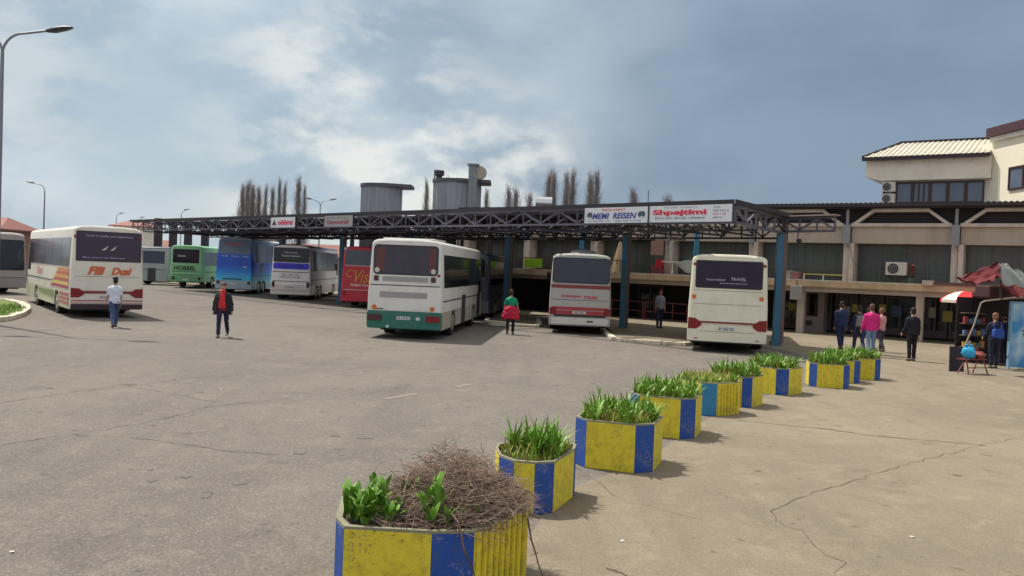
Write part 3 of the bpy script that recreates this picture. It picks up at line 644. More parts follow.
b = MB(); s_ = Vector((0.17, 0.14, 0)); b.ext([a - s_ + Vector((0, 0, 4.95)), q - s_ + Vector((0, 0, 4.95)), q + s_ + Vector((0, 0, 4.95)), a + s_ + Vector((0, 0, 4.95))], (0, 0, 0.05)); b.build('arm_cap', mat('worn_pale_cap', srgb(140, 126, 122), 0.7), cz)
cbl = MB()
for e0 in range(2, 48, 4):
    cbl.tube([cp(e0 + 4 * t / 6, 1.2, 4.34 - 0.22 * (1 - (2 * t / 6 - 1) ** 2)) for t in range(7)], 0.015, 4)
cbl.build('cable', M_ink, cz)
for e0 in (4.5, 12, 19.5, 27, 34.5):
    k = MB(); k.box(-0.5, 0.5, -0.07, 0.07, -0.1, 0.0); k.tube([(0, 0, 0), (0, 0, 0.3)], 0.015, 4); o = k.build('tube_lamp', M_rust, cz); o.location = cp(e0, 3.4, 4.05); o.rotation_euler.z = R(45)
lm = MB(); c_ = a.lerp(q, 0.3); lm.tube([c_ + Vector((0, 0, 4.36)), c_ + Vector((0, 0, 4.12))], 0.02); lm.ball(c_ + Vector((0.05, 0, 4.05)), 0.11, 0.11, 0.09, 10, 6); lm.build('floodlight', M_dark, cz, smooth=True)
for i in range(7):
    p = cp(1.18 + 7.45 * i, 5.55)
    zb = 0.10 if i else 0.004
    zb = 0.0
    cb = MB(); cb.box(-0.17, 0.07, -0.14, 0.14, zb, 4.36); cb.box(-0.24, 0.14, -0.2, 0.2, zb, 0.16)
    o = cb.build('column', M_bluec, cz, bevel=0.01); o.location = p; o.rotation_euler.z = R(-8)
    rb = MB(); rb.box(0.075, 0.22, -0.12, 0.12, 0.1, 4.5 if i else 4.98); o2 = rb.build('downpipe', M_rust, o)
    # back row post with tie beam
    if i >= 1:
        pb = cp(1.18 + 7.45 * i + 0.1, 11.4)
        if i == 1 or i == 2:
            k = MB(); k.tube([(0, 0, 0.1), (0, 0, 4.95)], 0.13, 10); o = k.build('back_post', M_bluec, cz, smooth=True); o.location = pb
            tb = MB(); tb.bar(p + Vector((0, 0, 4.72)), pb + Vector((0, 0, 4.80)), 0.10, 0.16); tb.build('tie_beam', M_trussd, cz)
        else:
            k = MB(); k.tube([(0, 0, 0.1), (0, 0, 4.6)], 0.16, 10); o = k.build('back_post', M_trussd, cz, smooth=True); o.location = pb
# signs on the front truss
M_signw = mat('sign_white', srgb(206, 208, 214), 0.45, var=0.04)
T_red = mat('sign_red', srgb(200, 30, 62), 0.45); T_blue = mat('sign_blue', srgb(38, 52, 140), 0.45); T_green = mat('sign_green', srgb(40, 95, 70), 0.45); T_grey = mat('sign_grey_text', srgb(120, 116, 122), 0.5)
def sign_panel(px0, px1, label, board=M_signw, z0=4.38, z1=4.955):
    e0, e1 = e_at(px0), e_at(px1)      # px0 is the left end (larger e)
    o = empty('advert_sign', C0 + E1 * e0 - E2 * 0.19, math.atan2(-E1.y, -E1.x), label, 'sign')
    wd = e0 - e1; MB().box(0, wd, 0, 0.06, z0, z1).build('board', board, o)
    f = MB(); f.box(-0.03, 0, -0.012, 0.06, z0 - .02, z1 + .02); f.box(wd, wd + 0.03, -0.012, 0.06, z0 - .02, z1 + .02); f.box(0, wd, -0.012, 0.055, z0 - 0.03, z0 - 0.001); f.build('rim', M_dark, o)
    return o, wd
def st(o, body, m, x, z, w_, h_, **k): return text_on('lettering', body, m, o, (x, -0.006, z), (1, 0, 0), (0, 0, 1), w_, h_, **k)
o, wd = sign_panel(650, 732.5, 'white sign with large red Shpejtimi lettering at the canopy corner')
st(o, 'Shpejtimi', T_red, wd * 0.045, 4.58, wd * 0.66, 0.24, offset=0.045)
st(o, 'Sigurt.com dhe për udhëtime', T_green, wd * 0.07, 4.475, wd * 0.62, 0.085, offset=0.02, shear=0.2)
st(o, 'TRAVEL AGENCY', T_grey, wd * 0.18, 4.865, wd * 0.42, 0.04)
for k, (s_, m_) in enumerate((('TEL', T_grey), ('038 550 0', T_green), ('044 120', T_red), ('049 55', T_green))): st(o, s_, m_, wd * 0.78, 4.84 - k * 0.115, wd * (0.10, 0.18, 0.15, 0.11)[k], 0.05)
o, wd = sign_panel(585.5, 648.5, 'white sign with blue MEMI REISEN lettering and red heading')
st(o, 'MEMI  REISEN', T_blue, wd * 0.13, 4.535, wd * 0.70, 0.22, offset=0.03, shear=0.25)
st(o, 'TRAVEL AGENCY', T_red, wd * 0.28, 4.83, wd * 0.38, 0.075, offset=0.02)
st(o, 'Tel. 038 552 110      Mob. 044 115 220', T_blue, wd * 0.05, 4.43, wd * 0.85, 0.045)
M_icon = mat('icon_grey_green', srgb(60, 78, 92), 0.5)
for x, s_ in ((0.045, 0.085), (0.85, 0.11)):     # two little drawings of a coach
    m_ = MB(); pts = rrect(wd * x, wd * (x + s_), 4.62, 4.74, 0.04); m_.ext([(u, -0.008, v) for u, v in pts], (0, 0.004, 0)); pts = rrect(wd * (x + 0.02), wd * (x + s_ * .9), 4.73, 4.79, 0.02); m_.ext([(u, -0.0085, v) for u, v in pts], (0, 0.004, 0))
    m_.disc((wd * (x + s_ * .25), -0.009, 4.62), (0, 1, 0), 0.035, 0.003, 12); m_.disc((wd * (x + s_ * .75), -0.009, 4.62), (0, 1, 0), 0.035, 0.003, 12); m_.build('coach_icon', M_icon, o)
o, wd = sign_panel(272.5, 297, 'small white sign with red lettering far along the canopy')
st(o, 'oöörni', T_red, wd * 0.30, 4.52, wd * 0.6, 0.28, offset=0.05); m_ = MB(); m_.ext([(wd * 0.06, -0.007, 4.52), (wd * 0.25, -0.007, 4.52), (wd * 0.155, -0.007, 4.82)], (0, 0.004, 0)); m_.build('emblem', M_ink, o)
o, wd = sign_panel(326, 354.5, 'faded grey sign with dull red lettering and dark right end', mat('sign_faded', srgb(150, 150, 152), 0.6, var=0.1))
st(o, 'Qamuurali', mat('sign_dull_red', srgb(150, 50, 75), 0.6), wd * 0.08, 4.5, wd * 0.78, 0.24, offset=0.03)
st(o, 'PRISHTINE', T_grey, wd * 0.1, 4.8, wd * 0.7, 0.09)

# ------------------------------------------------------------------ buses
def side_x(z, W): return W / 2 - max(0.0, (z - 1.45)) * 0.045
def bus(name, pos, heading, W=2.55, H=3.3, Ln=11.5, body=None, skirt=None, bumper=None, zb=0.34, win=(1.75, 2.72), rwin=None, wheels=(2.9, 9.0), nwin=5, label='', roofm=None, rear_r=0.22, decal=None, tag_axle=False, lean=0.03, glass=None, zs=0.95, doors=(), group='parked coaches', mirrors=True):
    body = body or M_white; skirt = skirt or body; bumper = bumper or skirt; roofm = roofm or body; glass = glass or M_glass
    o = empty(name, pos, -R(heading), label, 'bus')
    # upper hull, lofted
    def section(inx, top):
        pts = []; w0 = W / 2 - inx
        pts.append((w0, zs)); pts.append((w0, 1.45)); zt = H - 0.20 - top
        pts.append((side_x(zt, W) - inx, zt))
        for k in range(1, 6):
            a = R(90 * k / 5); pts.append((side_x(zt, W) - inx - 0.34 * (1 - cos(a)), zt + 0.17 * sin(a)))
        pts.append((0.55, H - top - 0.005))
        return pts + [(-x, z) for x, z in reversed(pts)]
    stn = [(0.0, 0.10, 0.07), (0.035, 0.035, 0.022), (0.12, 0.0, 0.0), (Ln * 0.5, 0, 0), (Ln - 0.3, 0.0, 0.0), (Ln - 0.08, 0.06, 0.05), (Ln, 0.16, 0.12)]
    b = MB(); vs = []; n = None
    for y, ix, tp in stn:
        sc = section(ix, tp); n = len(sc)
        lr = max(0, 1 - y / 0.6) * lean; lf = max(0, 1 - (Ln - y) / 1.5) * 0.10
        for x, z in sc: vs.append((x, y + (z - zs) * lr - (z - zs) * lf, z))
    b.add(vs, [(j * n + k, j * n + (k + 1) % n, (j + 1) * n + (k + 1) % n, (j + 1) * n + k) for j in range(len(stn) - 1) for k in range(n)])
    b.add([vs[k] for k in range(n)], [tuple(reversed(range(n)))]); b.add([vs[(len(stn) - 1) * n + k] for k in range(n)], [tuple(range(n))])
    if roofm is not body:
        for i, f in enumerate(b.f):
            if min(b.v[j][2] for j in f) > H - 0.27: b.mi[i] = 1
    b.build('body', [body, roofm], o, smooth=True, sharp=38)
    # skirts with wheel arches
    ys = list(wheels) + ([wheels[0] - 1.3] if tag_axle else [])
    for sx in (-1, 1):
        pts = [(0.14, zb), ]
        for wy in sorted(ys):
            for k in range(13):
                a = pi - pi * k / 12; pts.append((wy + 0.58 * cos(a), max(zb, 0.48 + 0.56 * sin(a)) if k not in (0, 12) else zb))
        pts += [(Ln - 0.2, zb), (Ln - 0.2, zs), (0.14, zs)]
        x = sx * W / 2; b = MB(); b.ext([(x, y, min(z, zs - 0.01) if i < len(pts) - 2 else z) for i, (y, z) in enumerate(pts)], (-sx * 0.05, 0, 0)); b.build('side_skirt', skirt, o)
    b = MB(); q = rrect(-W / 2 + 0.0, W / 2 - 0.0, zb, zs - 0.004, 0.10)
    b.ext([(x, 0.0, z) for x, z in q], (0, 0.30, 0)); b.build('rear_bumper', bumper, o, smooth=False, bevel=0.03)
    b = MB(); b.ext([(x, Ln - 0.19, z) for x, z in q], (0, 0.16, 0)); b.build('front_bumper', bumper, o, bevel=0.03)
    MB().box(-W / 2 + 0.42, W / 2 - 0.42, 0.31, Ln - 0.25, zb - 0.06, zs - 0.01).build('chassis', M_black, o)
    MB().box(-W / 2 + 0.052, W / 2 - 0.052, 0.31, Ln - 0.25, zs - 0.12, zs - 0.012).build('floor_pan', M_black, o)
    for wy in ys:
        for sx in (-1, 1):
            x = sx * (W / 2 - 0.03); b = MB(); b.disc((x, wy, 0.48), (-sx, 0, 0), 0.48, 0.30 if wy > Ln * .5 else 0.36, 28); t = b.build('wheel', M_black, o, smooth=True, bevel=0.02)
            r_ = MB(); r_.disc((x + sx * 0.004, wy, 0.48), (-sx, 0, 0), 0.29, 0.02, 20); r_.disc((x + sx * 0.03, wy, 0.48), (-sx, 0, 0), 0.11, 0.024, 12); r_.build('rim', mat('wheel_rim', srgb(168, 166, 160), 0.4, metal=0.3, dirt=(0.2, 0.17, 0.13)), t, smooth=True)
    # side glazing
    for sx in (-1, 1):
        y0, y1 = 0.45, Ln - 1.5; z0, z1 = win
        for k in range(nwin):
            a, c = y0 + (y1 - y0) * k / nwin + 0.02, y0 + (y1 - y0) * (k + 1) / nwin - 0.02
            xa, xb = side_x(z0, W) + 0.004, side_x(z1, W) + 0.004
            pts = [(sx * xa, a, z0), (sx * xa, c, z0), (sx * xb, c, z1), (sx * xb, a, z1)]
            MB().ext(pts, (sx * 0.012, 0, 0)).build('side_window', glass, o)
        xa, xb = side_x(z0, W) + 0.004, side_x(z1, W) + 0.004
        MB().ext([(sx * xa, y1 + 0.06, z0 - 0.35), (sx * xa, Ln - 0.42, z0 - 0.35), (sx * xb, Ln - 0.62, z1), (sx * xb, y1 + 0.06, z1)], (sx * 0.012, 0, 0)).build('cab_window', glass, o)
        MB().box(min(sx * (W / 2 + .002), sx * (W / 2 + 0.012)), max(sx * (W / 2 + .002), sx * (W / 2 + 0.012)), 0.3, Ln - 0.5, 1.30, 1.34).build('side_moulding', M_dark, o)
        if mirrors:
            b = MB(); x = sx * (W / 2 - 0.1); b.tube([(x, Ln - 0.2, 2.75), (x + sx * 0.25, Ln + 0.1, 2.7), (x + sx * 0.32, Ln + 0.12, 2.45)], 0.02, 6); b.box(min(x + sx * .22, x + sx * .42), max(x + sx * .22, x + sx * .42), Ln + 0.05, Ln + 0.16, 1.95, 2.45); b.build('mirror', M_dark, o)
    for (sx, yd, wd_) in doors:
        x = sx * (W / 2 + 0.006); MB().ext([(x, yd, zb + 0.02), (x, yd + wd_, zb + 0.02), (x, yd + wd_, 1.44), (x, yd, 1.44)], (sx * 0.014, 0, 0)).build('door', M_dark, o)
    # windscreen
    zz0, zz1 = 1.35, H - 0.42; fy = lambda z: Ln - (z - zs) * 0.10 + 0.006
    MB().ext([(x, fy(z), z) for x, z in rrect(-W / 2 + 0.22, W / 2 - 0.22, zz0, zz1, 0.12)], (0, 0.012, 0)).build('windscreen', M_glass, o)
    # rear plane helpers
    ry = lambda z: (z - zs) * lean
    def plate(nm, x0, x1, z0, z1, m, r=0.04, pr=0.010, parent=o, off=0.0):
        pts = rrect(x0, x1, z0, z1, r); bb = MB(); bb.ext([(x, (ry(z) if z0 > zs - 0.05 else 0.0) - 0.003 - off, z) for x, z in pts], (0, -pr, 0)); return bb.build(nm, m, parent)
    def word(body_, m, x0, z0, w_, h_, off=0.018, parent=o, **k):
        return text_on('lettering', body_, m, parent, (x0, (ry(z0) if z0 > zs - 0.05 else 0.0) - off, z0), (1, 0, 0), Vector((0, lean if z0 > zs else 0, 1)), w_, h_, **k)
    def lamp(nm, x, z, r, m):
        bb = MB(); bb.disc((x, (ry(z) if z > zs else 0) - 0.002, z), (0, -1, 0), r, 0.02, 14); return bb.build(nm, m, o, smooth=True)
    o['ok'] = 1; del o['ok']
    return o, plate, word, lamp
def rear_pos(pl, pr, zb=0.34):
    a, c = G(*pl, zb), G(*pr, zb); m_ = (a + c) / 2; return Vector((m_.x, m_.y, 0)), (c - a).length, math.degrees(math.atan2(c.y - a.y, c.x - a.x))
M_cream = paint('cream_paint', 222, 218, 198)
M_offw = paint('offwhite_paint', 214, 214, 208)
M_seam = mat('panel_seam', srgb(120, 116, 106), 0.6)
# 1 cream coach at the right bay
pos, wd, ang = rear_pos((685.5, 341.5), (766.5, 344.5)); print('busR', pos, wd, ang)
o, plate, word, lamp = bus('coach', pos, 13.5, W=2.6, H=3.32, body=M_cream, rwin=1, lean=0.04, glass=M_glass2, wheels=(2.7, 8.6), label='cream coach with thin dark red stripe on its tail, beside the corner column')
plate('rear_window', -1.06, 1.06, 2.20, 3.06, M_glass2, 0.06); plate('window_rim', -1.10, 1.10, 2.16, 3.10, M_ink, 0.07, 0.003)
word('kosovaliner', mat('pale_print', srgb(170, 165, 190), 0.5), -0.72, 2.42, 0.62, 0.07); word('TRAVEL', MATS['pale_print'], 0.06, 2.44, 0.5, 0.10); word('www.travel.com', MATS['pale_print'], -0.3, 2.32, 0.9, 0.05)
for z in (2.08, 1.62): plate('seam', -1.12, 1.12, z, z + 0.012, M_seam, 0.002, 0.003)
plate('engine_hatch', -1.04, 1.02, 1.02, 1.60, M_cream, 0.05, 0.012)
plate('stripe', -1.22, 1.22, 0.985, 1.045, mat('dark_red_stripe', srgb(120, 16, 32), 0.3), 0.01, 0.016)
for x in (-1.12, 1.08): lamp('marker_lamp', x, 1.86, 0.075, M_oranl)
for s_ in (-1, 1):
    x0, x1 = sorted((s_ * 1.27, s_ * 0.86)); b = MB(); y = -0.02
    b.ext([(s_ * 1.28, y, 0.78), (s_ * 1.0, y, 0.78), (s_ * 0.84, y, 0.90), (s_ * 0.84, y, 1.0), (s_ * 1.05, y, 1.13), (s_ * 1.28, y, 1.15)], (0, 0.10, 0)); b.build('tail_light', M_redl, o)
    lamp('top_lamp', s_ * 1.15, 2.96, 0.05, M_redl)
    plate('reflector', s_ * 1.0 - 0.06, s_ * 1.0 + 0.06, 0.44, 0.47, M_redl, 0.01)
pl = plate('licence_plate', -0.30, 0.26, 0.74, 0.88, M_plate, 0.02); word('01 452 KS', M_ink, -0.26, 0.765, 0.48, 0.09, parent=pl)
plate('bumper_seam', -0.9, 0.9, 0.70, 0.71, M_seam, 0.002, 0.004)
plate('bumper_lower', -1.24, 1.24, 0.345, 0.37, M_dark, 0.005, 0.006)
# 2 grey and red coach in the next bay
pos, wd, ang = rear_pos((547.6, 324), (611.6, 328)); print('bus2', pos, wd, ang)
M_grey2 = paint('silver_grey_paint', 178, 176, 174); M_red2 = paint('red_band', 172, 34, 48)
o, plate, word, lamp = bus('coach', pos, 3.2, W=2.5, H=3.28, body=M_grey2, roofm=M_offw, skirt=M_grey2, wheels=(2.9, 9.0), label='silver grey coach with red band and lettering in the middle bay')
plate('rear_window', -1.12, 1.12, 2.10, 3.06, mat('blue_grey_glass_dark', srgb(42, 50, 66), 0.12, var=0.5, scale=2), 0.14); plate('window_rim', -1.16, 1.16, 2.06, 3.10, M_ink, 0.15, 0.003)
plate('red_band', -1.2, 1.2, 1.86, 2.0, mat('dull_red_band', srgb(132, 52, 58), 0.4), 0.02, 0.012); plate('band_lower', -1.14, 1.14, 0.98, 1.10, M_red2, 0.02, 0.014)
word('DUKAGJINI', T_red, -0.78, 1.46, 0.80, 0.12, offset=0.03, shear=0.2); word('TOURS', T_red, 0.14, 1.45, 0.56, 0.12, offset=0.03, shear=0.2)
plate('hatch_seam', -1.15, 1.15, 1.38, 1.395, M_ink, 0.003, 0.004); plate('hatch_edge', 0.80, 0.81, 1.12, 1.38, M_seam, 0.002, 0.004)
plate('red_panel', -1.1, 1.1, 0.80, 0.94, M_red2, 0.02, 0.012); plate('grille', -1.05, 1.05, 0.70, 0.79, M_ink, 0.01, 0.01)
for s_ in (-1, 1): plate('tail_light', s_ * 1.1 - 0.13, s_ * 1.1 + 0.13, 0.78, 1.06, M_redl, 0.04, 0.03)
pl = plate('licence_plate', -0.3, 0.25, 0.83, 0.93, M_plate, 0.01, 0.018); word('KS 215', M_ink, -0.2, 0.845, 0.35, 0.07, off=0.026, parent=pl)
plate('bumper_plate', -1.15, 1.15, 0.40, 0.66, M_offw, 0.05, 0.02); plate('badge', 0.3, 0.55, 0.50, 0.56, M_ink, 0.01, 0.026)
hb = MB(); hb.tube([(0.1, 1.0, 3.26), (0.1, 2.2, 3.40)], [(0.55, 0.02), (0.55, 0.10)], 10); hb.build('roof_hatch', M_grey2, o, smooth=True)
# 3 white coach in the centre
pos, wd, ang = rear_pos((364.5, 328), (441.5, 330.5)); print('busC', pos, wd, ang)
M_gbump = paint('green_bumper', 22, 104, 92)
o, plate, word, lamp = bus('coach', pos, 4.9, W=2.58, H=3.42, Ln=11.2, body=M_offw, skirt=paint('dusty_white', 188, 184, 172, dirt_amt=0.7, dirt_scale=2.5), bumper=M_gbump, win=(1.78, 2.92), wheels=(2.7, 8.4), doors=((1, 4.7, 0.9), (1, 9.3, 1.0)), label='white coach with a green rear bumper in the centre of the forecourt')
plate('rear_window', -1.08, 1.08, 2.22, 3.16, mat('purple_dark_glass', srgb(48, 42, 58), 0.12, var=0.5, scale=2), 0.12); plate('window_rim', -1.12, 1.12, 2.18, 3.20, M_ink, 0.14, 0.003)
M_curt = mat('brown_curtain', srgb(100, 62, 58), 0.8)
plate('curtain', -1.02, -0.74, 2.3, 3.1, M_curt, 0.05, 0.003, off=0.0105); plate('curtain', 0.80, 1.02, 2.3, 3.1, M_curt, 0.05, 0.003, off=0.0105)
for x in (-0.98, 0.96): lamp('speed_disc', x, 2.33, 0.085, mat('disc_white', srgb(200, 195, 190), 0.4))
plate('vent_grille', -0.78, 0.78, 1.96, 2.12, mat('grey_grille', srgb(150, 150, 148), 0.6, scale=30, stretch=(0.2, 1, 12)), 0.02); plate('hatch_seam', -1.2, 1.2, 1.81, 1.84, M_ink, 0.004, 0.006)
for x in (-1.0, 0.97): plate('lamp', x - 0.08, x + 0.08, 1.96, 2.14, mat('dark_red_lamp', srgb(70, 30, 36), 0.3), 0.02, 0.02)
plate('louvre', -0.86, 0.78, 1.40, 1.60, MATS['grey_grille'], 0.01, 0.01); plate('rear_hatch', -1.02, 1.06, 0.98, 1.79, M_offw, 0.04, 0.005)
for x in (-1.03, 0.97): lamp('marker_lamp', x, 1.06, 0.085, M_oranl)
word('MAN', M_ink, -1.05, 1.0, 0.42, 0.075, offset=0.03) if False else plate('badge', -1.05, -0.72, 0.995, 1.03, M_ink, 0.01, 0.012)
for s_ in (-1, 1): plate('tail_light', s_ * 1.0 - 0.24, s_ * 1.0 + 0.24, 0.60, 0.82, M_redl if s_ > 0 else mat('dim_red_lens', srgb(70, 36, 44), 0.3), 0.03, 0.02)
pl = plate('licence_plate', -0.24, 0.22, 0.66, 0.77, M_plate, 0.01); word('02 318 KS', M_ink, -0.2, 0.68, 0.38, 0.07, parent=pl); plate('sticker', 0.42, 0.56, 0.66, 0.76, M_plate, 0.02)
lamp('tow_cover', -0.55, 0.42, 0.05, M_plate)
hp = MB(); hp.ext([(-0.9, 0.4, 3.41), (0.9, 0.4, 3.41), (1.0, 2.2, 3.41), (-1.0, 2.2, 3.41)], (0, 0, 0.04)); hp.build('roof_hatch', M_offw, o, bevel=0.02)
plate('red_reflector', 1.10, 1.2, 2.16, 2.24, M_redl, 0.01, 0.02)
# 4 red coach behind it
pos, wd, ang = rear_pos((339.5, 301), (385.5, 303)); print('busRed', pos, wd, ang)
M_redb = paint('crimson_paint', 190, 30, 56)
o, plate, word, lamp = bus('coach', pos, 2, W=2.55, H=3.5, body=M_redb, label='crimson coach with yellow script, half hidden behind the white coach', wheels=(2.9, 8.8))
plate('rear_window', -1.06, 1.06, 2.42, 3.28, mat('mid_grey_glass', srgb(70, 78, 92), 0.12, var=0.5, scale=2), 0.08); plate('window_sill', -1.1, 1.1, 2.36, 2.42, mat('pink_white', srgb(190, 150, 160), 0.4), 0.02, 0.012)
M_yel = mat('yellow_script', srgb(205, 140, 50), 0.4)
word('C', M_yel, -1.0, 1.72, 0.42, 0.42, offset=0.0, shear=0.2); word('Visa', M_yel, -0.5, 1.42, 1.1, 0.75, shear=0.35, offset=0.01); word('POREN TOURS', M_white, -0.72, 1.22, 1.3, 0.13, offset=0.02)
plate('white_line', -1.1, 1.1, 1.0, 1.03, M_plate, 0.005, 0.01)
for s_ in (-1, 1): plate('tail_light', s_ * 1.08 - 0.11, s_ * 1.08 + 0.11, 0.7, 0.92, M_redl, 0.02, 0.02); lamp('top_lamp', s_ * 1.1, 3.34, 0.07, M_plate)
# 5 white and violet coach
pos, wd, ang = rear_pos((269.8, 293.5), (311, 296)); print('busV', pos, wd, ang)
o, plate, word, lamp = bus('coach', pos, -2.6, W=2.55, H=3.6, body=paint('bright_white', 236, 236, 238), roofm=mat('slate_roof', srgb(70, 74, 92), 0.4), win=(1.9, 3.2), tag_axle=True, wheels=(3.6, 9.0), skirt=paint('pinkish_grey', 216, 206, 206), label='white coach with a violet blue panel under its dark rear window')
plate('rear_window', -1.14, 1.14, 2.42, 3.36, M_glass, 0.1); plate('violet_panel', -1.14, 1.14, 1.98, 2.38, mat('violet_blue', srgb(62, 62, 220), 0.35), 0.12, 0.014)
word('TRAVEL', M_plate, -0.5, 3.0, 0.9, 0.09); word('Turist Reisen', M_plate, -0.65, 2.78, 1.2, 0.12, offset=0.02); word('DARDANIA', mat('dark_violet', srgb(30, 30, 120), 0.4), -0.8, 2.1, 1.6, 0.16, off=0.026, offset=0.02)
for z in (1.78, 1.18): plate('seam', -1.15, 1.15, z, z + 0.04, M_ink, 0.005, 0.01)
word('TEL 038 552', M_seam, -0.6, 1.58, 1.1, 0.10); word('PRISHTINA 044 500', M_seam, -0.7, 1.42, 1.3, 0.10)
for s_ in (-1, 1): plate('tail_light', s_ * 1.1 - 0.09, s_ * 1.1 + 0.09, 0.82, 1.16, mat('dark_red_lamp', srgb(70, 30, 36), 0.3), 0.02, 0.02)
pl = plate('licence_plate', -0.4, 0.3, 0.74, 0.9, M_plate, 0.02); word('01 774 KS', M_ink, -0.32, 0.77, 0.5, 0.09, parent=pl); plate('bumper_line', -1.2, 1.2, 0.60, 0.63, M_seam, 0.005, 0.008)
# 6 tall blue coach
pos, wd, ang = rear_pos((213.8, 287.7), (253.3, 290.6)); print('busB', pos, wd, ang)
def blue_mat():
    m = bpy.data.materials.new('blue_livery'); m.use_nodes = True; t = m.node_tree; l = t.links.new; b = t.nodes['Principled BSDF']
    tcn = N('ShaderNodeTexCoord', t); sp = N('ShaderNodeSeparateXYZ', t); l(tcn.outputs['Object'], sp.inputs[0]); cr = N('ShaderNodeValToRGB', t)
    mr = N('ShaderNodeMapRange', t); mr.inputs[1].default_value = 0.3; mr.inputs[2].default_value = 4.1; l(sp.outputs['Z'], mr.inputs[0]); l(mr.outputs[0], cr.inputs[0])
    els = cr.color_ramp.elements; els[0].position = 0.05; els[0].color = (*srgb(120, 175, 190), 1); els[1].position = 0.98; els[1].color = (*srgb(120, 140, 165), 1)
    for p_, c_ in ((0.20, (70, 195, 235)), (0.34, (8, 132, 232)), (0.48, (6, 78, 205)), (0.64, (20, 92, 210))): e = els.new(p_); e.color = (*srgb(*c_), 1)
    l(cr.outputs[0], b.inputs['Base Color']); b.inputs['Roughness'].default_value = 0.3; return m
M_bl = blue_mat()
o, plate, word, lamp = bus('double_deck_coach', pos, -2.5, W=2.6, H=4.05, body=M_bl, roofm=M_offw, win=(2.3, 3.6), lean=0.10, glass=mat('navy_glass', srgb(32, 34, 66), 0.12, var=0.4), tag_axle=True, wheels=(3.4, 9.0), bumper=paint('pale_blue_bumper', 168, 186, 196), label='tall blue double deck coach with a sloping pale rear window')
plate('rear_window', -1.10, 1.10, 2.86, 3.80, mat('pale_sky_glass', srgb(104, 122, 146), 0.15, var=0.35, scale=1.5), 0.08); word('PRESTIGE', T_red, -0.72, 3.48, 1.15, 0.14, offset=0.04)
word('Ardi   Tours   Pejë', M_plate, -0.95, 2.62, 1.9, 0.13, offset=0.02); plate('emblem', 0.62, 0.9, 1.9, 1.98, M_plate, 0.04); plate('lower_grille', -0.8, 0.6, 1.02, 1.12, mat('teal_dark', srgb(18, 80, 110), 0.4), 0.02)
for s_ in (-1, 1): plate('tail_light', s_ * 1.08 - 0.1, s_ * 1.08 + 0.1, 0.7, 0.92, MATS['dark_red_lamp'], 0.02, 0.02)
pl = plate('licence_plate', -0.3, 0.2, 0.66, 0.78, M_plate, 0.01); plate('white_line', -0.9, 0.6, 0.82, 0.86, M_plate, 0.01, 0.012)
for y in (2.2,):
    b = MB(); x = 1.3 + 0.012; b.ext([(x, y, 1.5), (x, y + 0.5, 1.5), (x, y + 1.3, 2.25), (x, y + 0.9, 2.25)], (0.006, 0, 0)); b.build('orange_swoosh', mat('brown_orange', srgb(150, 92, 62), 0.4), o)
# 7 green coach
pos, wd, ang = rear_pos((169.3, 283), (203, 284.8)); print('busG', pos, wd, ang)
M_grn = paint('mint_green', 142, 205, 148); M_grn2 = paint('mid_green', 104, 172, 120)
o, plate, word, lamp = bus('coach', pos, -5, W=2.6, H=3.45, body=M_grn, skirt=M_grn2, bumper=M_grn2, win=(1.85, 2.95), label='light green coach with black block lettering on its tail', wheels=(2.9, 8.8), zb=0.5)
plate('rear_window', -1.1, 0.95, 2.02, 3.12, M_glass2, 0.06); word('HOBBEL', M_ink, -1.0, 1.42, 1.75, 0.36, offset=0.03); word('REISEN', M_plate, -0.7, 2.5, 0.6, 0.14, offset=0.02)
for z in (1.30, 1.05): plate('dark_line', -1.15, 1.15, z, z + 0.05, mat('dark_green', srgb(50, 92, 66), 0.5), 0.01)
plate('mesh', -0.7, 0.5, 0.98, 1.02, MATS['grey_grille'], 0.01, 0.015)
for s_ in (-1, 1): plate('tail_light', s_ * 1.0 - 0.1, s_ * 1.0 + 0.1, 0.66, 0.9, MATS['dark_red_lamp'], 0.02, 0.02)
plate('licence_plate', -0.3, 0.2, 0.62, 0.75, M_plate, 0.01)
# 8 left coach with orange script
pos, wd, ang = rear_pos((67.5, 310), (144, 311.5)); a, c = G(68, 318), G(144, 318.5); pos = (a + c) / 2; print('busL', pos, (c - a).length, math.degrees(math.atan2(c.y - a.y, c.x - a.x)))
HL = -36.5
M_ivory = paint('ivory_paint', 220, 214, 202)
M_purp = mat('violet_film_glass', srgb(48, 28, 58), 0.2, var=0.5, scale=2)
o, plate, word, lamp = bus('coach', pos, HL, W=2.62, H=3.56, Ln=12.3, body=M_ivory, skirt=paint('pale_lime_grey', 196, 196, 168), bumper=M_ivory, zb=0.34, win=(1.95, 3.08), glass=mat('brownish_glass', srgb(66, 52, 62), 0.1, var=0.4), wheels=(3.1, 8.8), label='ivory coach with orange brush lettering and orange side stripes, at the left')
plate('rear_window', -1.10, 1.16, 2.22, 3.32, M_purp, 0.05); plate('window_rim', -1.14, 1.2, 2.19, 3.35, M_ink, 0.05, 0.003)
word('Turist in quality and experience', MATS['pale_print'], -0.82, 3.12, 1.7, 0.09); word('Bus tours to Europe', MATS['pale_print'], -0.9, 2.30, 1.5, 0.07)
b = MB()
for x in (-0.25, 0.05): b.ext([(x, 0.035, 2.62), (x + 0.14, 0.035, 2.64), (x + 0.26, 0.04, 2.82), (x + 0.08, 0.038, 2.68)], (0, -0.004, 0))
b.v = [(x, (z - 0.95) * 0.03 - 0.018 + (y - 0.035) * 0.2, z) for x, y, z in b.v]; b.build('bird_emblem', MATS['disc_white'], o)
M_orn = mat('orange_script', srgb(205, 92, 40), 0.4)
word('Flli', M_orn, -0.72, 1.68, 0.62, 0.32, shear=0.3, offset=0.045); word('Dusi', M_orn, 0.12, 1.68, 0.74, 0.30, shear=0.3, offset=0.045)
